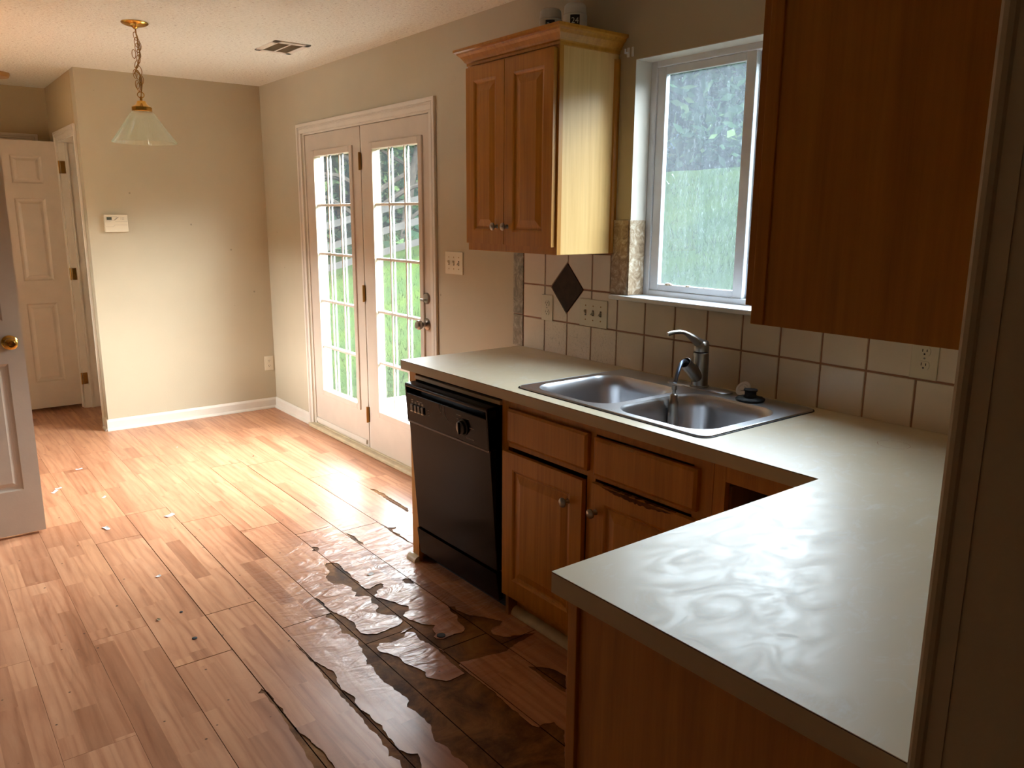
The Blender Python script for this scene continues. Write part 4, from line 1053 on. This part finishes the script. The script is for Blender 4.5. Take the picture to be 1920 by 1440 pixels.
# ---------------------------------------------------------------- faucet
FA = thing('faucet', 'brushed nickel faucet, spray head pulled out and dangling over the sink', 'faucet', (-.098, 1.462, ZR))
bm = bmesh.new(); z0 = ZR
pl = rrect(-.128, -.066, 1.325, 1.600, .031, 10)
A = [bm.verts.new((*p, z0)) for p in pl]; E2 = [bm.verts.new((*p, z0+.005)) for p in pl]; cxx = sum(p[0] for p in pl)/len(pl); cyy = sum(p[1] for p in pl)/len(pl)
F2 = [bm.verts.new((cxx+(p[0]-cxx)*.9, cyy+(p[1]-cyy)*.975, z0+.007)) for p in pl]
for a, b in ((A, E2), (E2, F2)):
    for k in range(len(a)): bm.faces.new((a[k], a[(k+1) % len(a)], b[(k+1) % len(a)], b[k]))
bm.faces.new(F2); obj('base_plate', bm, M['steel'], FA, smooth=True)
bm = bmesh.new(); cx_, cy_ = -.098, 1.462
lathe(bm, [(.034, .007), (.034, .010), (.0295, .012), (.0288, .05), (.0280, .10), (.0275, .128), (.0250, .130), (0, .130)], Matrix.Translation((cx_, cy_, z0)), 32, cap=False)
# angled spout socket: hollow
sp0 = Vector((cx_-.004, cy_, z0+.035)); sp1 = Vector((-.176, cy_+.004, z0+.099)); dd = (sp1-sp0).normalized(); L_ = (sp1-sp0).length
lathe(bm, [(.024, 0), (.0235, L_*.35), (.0215, L_*.7), (.0215, L_), (.0195, L_+.001), (.0185, L_-.004), (.0185, L_-.035), (0, L_-.036)], axisM(sp0, dd), 28, cap=False)
obj('body', bm, M['nickel'], FA, smooth=True)
bm = bmesh.new()
lathe(bm, [(.0262, .1325), (.0270, .135), (.0265, .150), (.0235, .163), (.0150, .170), (0, .172)], Matrix.Translation((cx_, cy_, z0)), 32, cap=False)
hp = bez([(cx_+.012, cy_, z0+.150), (cx_-.012, cy_+.002, z0+.163), (cx_-.048, cy_+.008, z0+.187), (cx_-.080, cy_+.016, z0+.204), (cx_-.113, cy_+.026, z0+.206), (cx_-.142, cy_+.034, z0+.201)], 8)
nn = len(hp); tube(bm, hp, [.0235-.0165*min(1, (k/(nn*.55)))+.001*math.sin(k) * 0 for k in range(nn)], 14)
for v in bm.verts: pass
obj('lever_handle', bm, M['nickel'], FA, smooth=True)
bm = bmesh.new()
hz = bez([(-.150, cy_+.001, z0+.080), (-.170, cy_-.002, z0+.097), (-.202, cy_-.014, z0+.110), (-.240, cy_-.032, z0+.108), (-.275, cy_-.048, z0+.082), (-.294, cy_-.055, z0+.052)], 8)
tube(bm, hz, .0068, 12); obj('spray_hose', bm, M['hose'], FA, smooth=True)
bm = bmesh.new(); hx, hy = -.298, cy_-.056
lathe(bm, [(0, .045), (.0082, .044), (.0085, .030), (.006, .028), (.0055, .016), (.009, .014), (.0125, .010), (.013, -.006), (.0165, -.012), (.017, -.03), (.0195, -.09), (.020, -.118), (.017, -.122), (0, -.122)], Matrix.Translation((hx, hy, z0)), 24, cap=False)
obj('spray_head', bm, M['nickel'], FA, smooth=True)

# sink strainers / stopper
t = thing('sink_stopper', 'black rubber sink stopper lying on the sink ledge', 'stopper', (-.118, 1.232, ZR))
bm = bmesh.new(); lathe(bm, [(.0, .0005), (.046, .0005), (.047, .006), (.043, .010), (.022, .013), (.018, .020), (.019, .030), (.023, .034), (.022, .038), (0, .038)], Matrix.Translation((-.118, 1.232, ZR)), 36, cap=False,
        wob=lambda k, h: 1+.05*math.sin(k*2.1)*(h > .004 and h < .03))
obj('disc', bm, M['rubber'], t, smooth=True)
t = thing('plastic_disc', 'round white plastic cap leaning on the black stopper', 'cap', (-.078, 1.287, ZR))
bm = bmesh.new(); MC = Matrix.Translation((-.082, 1.288, ZR+.0255)) @ Vector((0, 0, 1)).rotation_difference(Vector((-.75, .05, .55))).to_matrix().to_4x4()
lathe(bm, [(0, -.004), (.027, -.004), (.028, 0), (.026, .003), (.018, .003), (.016, .001), (.010, .001), (.008, .004), (0, .004)], MC, 32, cap=False)
obj('disc', bm, M['paper'], t, smooth=True)

# ================================================================ dishwasher
DW = thing('dishwasher', 'black dishwasher with its door tipped slightly forward', 'dishwasher', (-.35, 2.25, 0))
Y0, Y1 = 1.957, 2.549
bm = bmesh.new(); box(bm, -.575, -.03, Y0-.006, Y1+.003, .07, .835, .004); obj('tub_body', bm, M['black'], DW)
bm = bmesh.new(); box(bm, -.622, -.612, Y0-.010, Y1+.002, .838, .852); box(bm, -.612, -.575, Y0-.010, Y1+.002, .836, .840)
obj('top_trim', bm, M['strip'], DW, label='cream metal trim strip')
# door: everything in a frame tipped about its foot
xt, xb = -.668, -.622; zt_, zb_ = .828, .175
tw = Vector((xt-xb, 0, zt_-zb_)).normalized(); nw = Vector((0, 0, 1)).cross(Vector((0, 1, 0))); nw = Vector((0, -1, 0)).cross(tw).normalized()
if nw.x > 0: nw = -nw
MD = frameM((xb, Y1, zb_), (0, -1, 0), tw, nw); Wd = Y1-Y0; Hd = (Vector((xt-xb, 0, zt_-zb_))).length
def DB(bm, u0, u1, v0, v1, w0, w1, bev=0.0):
    n0 = len(bm.verts); b2_ = bmesh.new(); box(b2_, u0, u1, v0, v1, w0, w1, bev); b2_.transform(MD)
    me_ = bpy.data.meshes.new('tmp'); b2_.to_mesh(me_); b2_.free(); bm.from_mesh(me_); bpy.data.meshes.remove(me_)
bm = bmesh.new(); DB(bm, 0.004, Wd-.004, 0, Hd-.166, -.030, 0, .003)
door = obj('door', bm, M['black_gloss'], DW)
bm = bmesh.new(); DB(bm, 0, Wd, Hd-.164, Hd-.040, -.052, .006, .004); DB(bm, 0, Wd, Hd-.016, Hd, -.060, .007, .005); DB(bm, 0, .012, Hd-.164, Hd-.002, -.052, .006, .002); DB(bm, Wd-.012, Wd, Hd-.164, Hd-.002, -.052, .006, .002)
DB(bm, 0, Wd, Hd-.06, Hd-.01, -.055, -.035)
cp = obj('control_panel', bm, M['black_gloss'], DW)
bm = bmesh.new(); DB(bm, .002, Wd-.002, Hd-.170, Hd-.163, -.002, .0065, .001); obj('panel_edge', bm, M['bronze'] if 'bronze' in M else simple('dull_bronze_line', srgb(76, 56, 46), .4), DW)
rr = random.Random(1)
for k in range(4):
    bm = bmesh.new(); u = .042+.0275*k; DB(bm, u, u+.020, Hd-.112, Hd-.084, .005, .012, .002)
    b_ = obj('push_button', bm, M['black'], cp)
    bm = bmesh.new(); DB(bm, u+.001, u+.019, Hd-.1155, Hd-.1115, .0055, .0125); obj('button_edge', bm, M['plate'], cp)
bm = bmesh.new()
for k in range(4):
    u = .044+.0275*k
    DB(bm, u, u+.013, Hd-.078, Hd-.0755, .0055, .0064); DB(bm, u+.002, u+.015, Hd-.073, Hd-.071, .0055, .0064)
DB(bm, .046, .06, Hd-.066, Hd-.064, .0055, .0064); DB(bm, .09, .135, Hd-.066, Hd-.064, .0055, .0064)
def curve_on(pts, r=.0008):
    tube(bm, [MD @ Vector((u, v, .0064)) for u, v in pts], r, 4)
curve_on([(.262, Hd-.046), (.264, Hd-.074), (.270, Hd-.079), (.277, Hd-.074), (.279, Hd-.046)]); curve_on([(.298, Hd-.046), (.302, Hd-.078), (.318, Hd-.098), (.350, Hd-.104)])
for (u, v, l) in ((.385, .062, .03), (.455, .066, .018), (.47, .098, .03), (.385, .136, .03), (.445, .143, .05), (.385, .078, .012)): DB(bm, u, u+l, Hd-v-.001, Hd-v+.001, .0055, .0064)
obj('printed_marking', bm, M['grey_print'], cp, label='pale printed control markings')
bm = bmesh.new(); MKn = MD @ Matrix.Translation((.428, Hd-.104, .006))
lathe(bm, [(.033, 0), (.033, .003), (.029, .006), (.027, .016), (.024, .018), (0, .018)], MKn, 32, cap=False)
kb = obj('dial_knob', bm, M['black'], cp, smooth=True)
bm = bmesh.new(); DB(bm, .425, .431, Hd-.128, Hd-.080, .022, .032, .002); tube(bm, [MD @ Vector((.428+.0325*math.cos(a), Hd-.104+.0325*math.sin(a), .0095)) for a in [math.radians(q) for q in range(0, 360, 12)]], .0006, 4, closed=True)
obj('knob_grip', bm, M['black'], cp)
bm = bmesh.new(); tube(bm, [MD @ Vector((.180+.0115*math.cos(a), Hd-.098+.0115*math.sin(a), .0064)) for a in [math.radians(q) for q in range(0, 360, 15)]], .0008, 4, closed=True)
em = obj('round_emblem', bm, M['grey_print'], cp, label='small round monogram emblem')
tx = bpy.data.curves.new('emblem_letters', 'FONT'); tx.body = 'GE'; tx.size = .013; tx.extrude = .0002; tx.align_x = 'CENTER'; tx.align_y = 'CENTER'; tx.shear = .4; 
to = text_mesh('emblem_letters', tx, M['grey_print']); to.parent = cp; to.matrix_local = Matrix.Translation(-wpos(cp)) @ MD @ Matrix.Translation((.180, Hd-.098, .0064))
bm = bmesh.new(); prism(bm, [(-.628, .168), (-.600, .168), (-.592, .055), (-.612, .050)], 'Y', Y0+.004, Y1-.004); obj('kick_plate', bm, M['black_gloss'], DW)
bm = bmesh.new(); box(bm, -.56, -.54, Y0-.01, Y1+.004, 0.0, .07); obj('toe_panel', bm, M['dark'], DW)

# ================================================================ pendant lamp
PL = thing('pendant_lamp', 'brass chain pendant lamp with ribbed glass cone shade', 'lamp', (-1.219, 4.195, H))
px_, py_ = -1.219, 4.195
bm = bmesh.new(); lathe(bm, [(.063, 0), (.064, -.004), (.058, -.010), (.040, -.017), (.015, -.022), (.008, -.030), (0, -.030)], Matrix.Translation((px_, py_, H)), 36, cap=False)
obj('canopy', bm, M['brass'], PL, smooth=True)
bm = bmesh.new(); rr = random.Random(12); z = H-.040; k = 0
while z > 2.125:
    big = k in (2, 3, 7); a = rr.uniform(0, PI) if not big else .3; L2 = .021 if not big else .023; w2 = .009 if not big else .014
    ox, oy = rr.uniform(-.008, .008), rr.uniform(-.008, .008)
    tl = rr.uniform(-.35, .35)
    pts = []
    for q in range(16):
        t_ = 2*PI*q/16; u_ = w2*math.cos(t_); v_ = L2*math.sin(t_)
        u_, v_ = u_*math.cos(tl)-v_*math.sin(tl), u_*math.sin(tl)+v_*math.cos(tl)
        pts.append((px_+ox+u_*math.cos(a), py_+oy+u_*math.sin(a), z+v_))
    tube(bm, pts, .0018, 6, closed=True); z -= .0265; k += 1
for dz, ox in ((2.205, -.018), (2.18, .010), (2.155, -.012), (2.30, -.016), (2.34, .012)):
    pts = [(px_+ox+.010*math.cos(2*PI*q/16), py_+.004*math.cos(2*PI*q/16), dz+.021*math.sin(2*PI*q/16)) for q in range(16)]
    tube(bm, pts, .0018, 6, closed=True)
obj('chain', bm, M['brass_old'], PL, smooth=True)
bm = bmesh.new(); tube(bm, bez([(px_, py_, H-.03), (px_+.006, py_-.004, 2.36), (px_+.012, py_+.004, 2.30), (px_-.008, py_-.006, 2.24), (px_-.022, py_, 2.205), (px_-.006, py_+.004, 2.225), (px_+.012, py_, 2.18), (px_+.004, py_, 2.12), (px_, py_, 2.09)], 8), .0028, 8)
obj('cord', bm, M['brass_old'], PL, smooth=True, label='tan cord')
bm = bmesh.new(); tube(bm, [(px_+.016*math.cos(2*PI*q/20), py_, 2.107+.014*math.sin(2*PI*q/20)) for q in range(20)], .0022, 8, closed=True)
lathe(bm, [(.006, 2.098), (.006, 2.080), (.020, 2.076), (.024, 2.066), (.030, 2.058), (.044, 2.050), (.048, 2.046), (.048, 2.028), (.045, 2.026), (.045, 2.024), (0, 2.024)], Matrix.Translation((px_, py_, 0)), 36, cap=False)
obj('socket_cap', bm, M['brass'], PL, smooth=True)
bm = bmesh.new(); NR = 176
wob = lambda k, h: 1 + (0.020 if k % 4 < 2 else -.006)
lathe(bm, [(.046, 2.026), (.058, 2.014), (.083, 1.978), (.0835, 1.976), (.108, 1.940), (.1085, 1.938), (.150, 1.880), (.1535, 1.874), (.150, 1.872), (.105, 1.936), (.080, 1.974), (.050, 2.014)], Matrix.Translation((px_, py_, 0)), NR, cap=False, wob=wob)
obj('glass_shade', bm, M['shade'], PL, label='clear ribbed glass cone')

# ceiling vent
VT = thing('ceiling_vent', 'white rectangular air vent in the ceiling', 'vent', (-.413, 4.297, H))
bm = bmesh.new(); x0, x1, y0, y1 = -.517, -.308, 4.142, 4.452
for b in ((x0, x0+.032, y0, y1), (x1-.032, x1, y0, y1), (x0, x1, y0, y0+.036), (x0, x1, y1-.036, y1), ((x0+x1)/2-.005, (x0+x1)/2+.005, y0, y1)): box(bm, *b, H-.007, H, .002)
obj('frame', bm, M['trim'], VT)
bm = bmesh.new(); box(bm, x0+.03, x1-.03, y0+.034, y1-.034, H-.0012, H-.0002); obj('duct_opening', bm, M['marble_grey'] if False else simple('dusty_grille', srgb(120, 106, 84), .8), VT)
bm = bmesh.new()
for k in range(22):
    y = y0+.040+k*(y1-y0-.08)/21; box(bm, x0+.032, x1-.032, y-.0012, y+.0012, H-.006, H-.001)
obj('louvre', bm, simple('dusty_louvre', srgb(140, 124, 98), .7), VT)
# hall ceiling light: only its rim shows
HL = thing('ceiling_light', 'round brass-rimmed ceiling light in the hall', 'lamp', (-1.64, 6.36, H))
bm = bmesh.new(); lathe(bm, [(.115, 0), (.115, -.012), (.108, -.028), (.0, -.028)], Matrix.Translation((-1.64, 6.36, H)), 40, cap=False); obj('rim', bm, M['bulb'], HL, smooth=True)

# ================================================================ litter on the floor
def scrap(label, x, y, w, l, ang, m='paper', name='paper_scrap', cat='paper scrap', curl=.004):
    bm = bmesh.new(); ca, sa = math.cos(ang), math.sin(ang); g_ = []
    rr = random.Random(int(x*1000)+int(y*77)); jag = [(rr.uniform(.75, 1.15), rr.uniform(.75, 1.15)) for _ in range(4)]
    n = 5
    for i in range(n+1):
        row = []
        for j in range(2):
            u = (i/n-.5)*w*jag[j][0]; v = (j-.5)*l*jag[i % 4][1]; row.append((x+u*ca-v*sa, y+u*sa+v*ca, .0012+curl*abs(i/n-.5)**2*4*(1 if j else .4)))
        g_.append(row)
    for z_ in (0, .0006):
        vs_ = [[bm.verts.new((p[0], p[1], p[2]+z_)) for p in r_] for r_ in g_]
        for i in range(n): bm.faces.new((vs_[i][0], vs_[i+1][0], vs_[i+1][1], vs_[i][1]))
    return tag(obj(name, bm, M[m], loc=(x, y, 0)), label, cat, 'litter on the floor')
scrap('white paper scrap nearest the open left door edge, squarish', -1.645, 3.805, .022, .05, .2)
scrap('longest white paper scrap on the floor, mid left', -1.351, 3.798, .060, .024, .5)
scrap('torn white paper bits on the floor just right of the left door', -1.762, 4.548, .05, .018, 1.0)
scrap('smaller white paper bit beside the torn bits near the left door', -1.735, 4.60, .03, .014, .3)
scrap('thin pale paper sliver on the floor halfway to the thermostat wall', -1.562, 4.291, .030, .012, .9)
scrap('pale paper bit on the floor farthest into the hall doorway', -1.577, 4.919, .034, .014, .1)
scrap('tiny white speck of paper below the thermostat wall', -.972, 5.05, .012, .010, .1)
scrap('tiny red plastic chip on the floor near the french doors', -.644, 4.552, .018, .008, .3, 'red', 'plastic_chip', 'chip')
scrap('pale oval paper bit in the middle of the floor', -1.584, 3.093, .022, .016, .4)
scrap('small tan paper square on the floor below the pale oval bit', -1.684, 2.698, .012, .014, .6, 'cream', 'paper_scrap')
scrap('white paper disc on the wet-looking floor left of the dishwasher', -.853, 2.568, .026, .022, .3)
scrap('white crumb in the dark torn floor strip', -1.157, 2.243, .006, .006, .3, curl=0)
def disc_on(label, x, y, r, m, name, cat):
    bm = bmesh.new(); lathe(bm, [(r, 0), (r, .002), (r*.8, .003), (0, .003)], Matrix.Translation((x, y, .0004)), 20); return tag(obj(name, bm, M[m], loc=(x, y, 0)), label, cat, 'litter on the floor')
disc_on('black round bottle cap on the torn dark floor by the cabinets', -.887, 1.952, .016, 'rubber', 'bottle_cap', 'cap')
disc_on('dark flat speck on the planks, mid floor', -1.614, 2.478, .009, 'rubber', 'floor_chip', 'chip')
disc_on('dark flat speck on the planks above the larger one', -1.597, 2.710, .006, 'rubber', 'floor_chip', 'chip')

# ================================================================ outside
def gz(x, y):
    h = .30*(x-1.1) - .0713*(y-5.9)
    far = max(0, math.hypot(x, y-3)-14)
    h = h if h < 2.6 else 2.6 + .15*(h-2.6)
    return max(-.16, -.13 + h) if x > .14 else -.16
bm = bmesh.new(); nx, ny = 90, 90; gr = []
for i in range(nx+1):
    row = []
    for j in range(ny+1):
        x = .14 + 34*(i/nx)**1.5; y = -14+60*j/ny; row.append(bm.verts.new((x, y, gz(x, y)+.03*math.sin(x*3.1+y)*math.sin(y*2.3)*min(1, x/4))))
    gr.append(row)
for i in range(nx):
    for j in range(ny): bm.faces.new((gr[i][j], gr[i+1][j], gr[i+1][j+1], gr[i][j+1]))
o = obj('lawn_ground', bm, M['grass'], smooth=True, kind='structure', label='green lawn rising behind the house')
# grass blades near the house
bm = bmesh.new(); rr = random.Random(8)
for k in range(16000):
    d_ = 2.0+10*rr.random()**1.6; az = math.radians(rr.uniform(14, 62)) ; x = -2.32+ (d_+4.5)*math.sin(az); y = -.32+(d_+4.5)*math.cos(az)
    if x < .35: continue
    if x < 1.25 and y < 5.95: continue
    z = gz(x, y)-.02; a = rr.uniform(0, 2*PI); h = rr.uniform(.04, .10); w = .004*(1+d_*.12)
    b = Vector((x, y, z)); s = Vector((math.cos(a), math.sin(a), 0))*w; tip = b+Vector((rr.uniform(-.04, .04), rr.uniform(-.04, .04), h))
    bm.faces.new([bm.verts.new(b-s), bm.verts.new(b+s), bm.verts.new(tip)])
tag(obj('grass_blades', bm, M['grass']), 'tufts of grass on the lawn outside the doors', 'grass', kind='stuff')
t = thing('patio_slab', 'pale concrete patio slab outside the french doors', 'patio', (.7, 4.2, -.1))
bm = bmesh.new(); box(bm, .145, 1.35, 2.2, 5.88, -.25, -.09, .01); obj('slab', bm, M['concrete'], t)
t = thing('porch_post', 'white corner board outside the left french door', 'post', (.3, 5.2, 0))
bm = bmesh.new(); box(bm, .145, .188, 5.14, 5.30, -.16, 2.6); obj('post', bm, M['siding'], t)
# fence: three sloping rails on posts
FN = thing('rail_fence', 'weathered grey three-rail fence sloping up the lawn', 'fence', (4.9, 13.3, .4))
pa, pb = Vector((4.25, 13.93, 0)), Vector((5.69, 12.95, 0)); dv = pb-pa
def fp(s, dz): p = pa+dv*s; return Vector((p.x, p.y, 1.31+.51*s+dz))
for dz in (0, -.40, -.79):
    bm = bmesh.new(); a, b = fp(-1.6, dz), fp(2.1, dz); n_ = Vector((dv.y, -dv.x, 0)).normalized()*.018
    vs_ = [bm.verts.new(p+o_+Vector((0, 0, q))) for p in (a, b) for o_ in (-n_, n_) for q in (-.065, .065)]
    for q in ((0, 1, 3, 2), (4, 6, 7, 5), (0, 4, 5, 1), (2, 3, 7, 6), (0, 2, 6, 4), (1, 5, 7, 3)): bm.faces.new([vs_[i] for i in q])
    obj('rail', bm, M['fence'], FN)
for s in (-1.3, .58, 2.0):
    p = fp(s, 0); bm = bmesh.new(); box(bm, p.x-.05, p.x+.05, p.y-.03, p.y+.07, gz(p.x, p.y)-.1, p.z+.12, .005); obj('post', bm, M['fence'], FN)
# trees
def tree(label, x, y, h, r, seed, n=5200, trunk=.16, crown_r=2.6, z0f=.35, lean=(0, 0), leaf=.16):
    rr = random.Random(seed); z = gz(x, y)-.1
    t = thing('tree', label, 'tree', (x, y, z), 'trees behind the fence')
    bm = bmesh.new()
    tp = bez([(x, y, z), (x+lean[0]*.3, y+lean[1]*.3, z+h*.3), (x+lean[0], y+lean[1], z+h*.7), (x+lean[0]*1.3, y+lean[1]*1.3, z+h)], 4)
    tube(bm, tp, [trunk*(1-.8*k/len(tp)) for k in range(len(tp))], 10)
    for k in range(9):
        s = rr.uniform(.22, .8); b = tp[int(s*(len(tp)-1))]; a = rr.uniform(0, 2*PI); l = crown_r*rr.uniform(.5, 1)
        pts = bez([b, b+Vector((math.cos(a)*l*.5, math.sin(a)*l*.5, l*.28)), b+Vector((math.cos(a)*l, math.sin(a)*l, l*.4+rr.uniform(-.2, .3)))], 4)
        tube(bm, pts, [trunk*.38*(1-.8*q/len(pts)) for q in range(len(pts))], 6)
    obj('trunk', bm, M['bark'], t, smooth=True)
    bm = bmesh.new(); cl_ = bm.loops.layers.color.new('tone')
    cen = [Vector((x+lean[0]+crown_r*rr.gauss(0, .45), y+lean[1]+crown_r*rr.gauss(0, .45), z+h*rr.uniform(z0f, 1.0))) for _ in range(46)]
    for k in range(n):
        c_ = rr.choice(cen); p = c_+Vector((rr.gauss(0, .42), rr.gauss(0, .42), rr.gauss(0, .34)))*r
        u = Vector((rr.uniform(-1, 1), rr.uniform(-1, 1), rr.uniform(-.7, .7))).normalized(); v = u.cross(Vector((rr.uniform(-1, 1), rr.uniform(-1, 1), rr.uniform(-1, 1)))).normalized()
        s_ = leaf*rr.uniform(.6, 1.2)
        f = bm.faces.new([bm.verts.new(p-u*s_), bm.verts.new(p+v*s_*.45), bm.verts.new(p+u*s_), bm.verts.new(p-v*s_*.45)])
        tn = min(1, max(0, .5+.35*rr.gauss(0, 1)))
        for lp in f.loops: lp[cl_] = (tn, tn, tn, 1)
    obj('foliage', bm, M['leaf'], t)
tree('thick-trunked tree right of centre beyond the patio doors', 5.95, 15.3, 4.6, 1.0, 1, 2400, .17, 2.2, .66, leaf=.13)
tree('slimmer tree standing just right of the thick trunk', 6.55, 15.0, 4.4, 1.0, 2, 2000, .12, 2.0, .62, (.5, -.2), leaf=.13)
tree('dense tree at the left edge of the doors view', 4.3, 17.8, 4.2, 1.0, 3, 9000, .15, 2.8, .12, leaf=.16)
tree('farther dense tree behind the two trunks', 8.6, 20.5, 5.0, 1.2, 4, 10000, .2, 3.6, .10, leaf=.2)
tree('distant shaded tree seen through the left half of the window', 13.0, 18.5, 4.6, 1.2, 5, 9000, .2, 3.4, .05, leaf=.22)
tree('distant shaded tree seen through the right half of the window', 17.0, 15.5, 4.8, 1.2, 6, 9000, .2, 3.6, .05, leaf=.22)
tree('distant tree at the far left behind the others', 6.0, 23.5, 5.0, 1.2, 7, 8000, .2, 3.6, .05, leaf=.2)
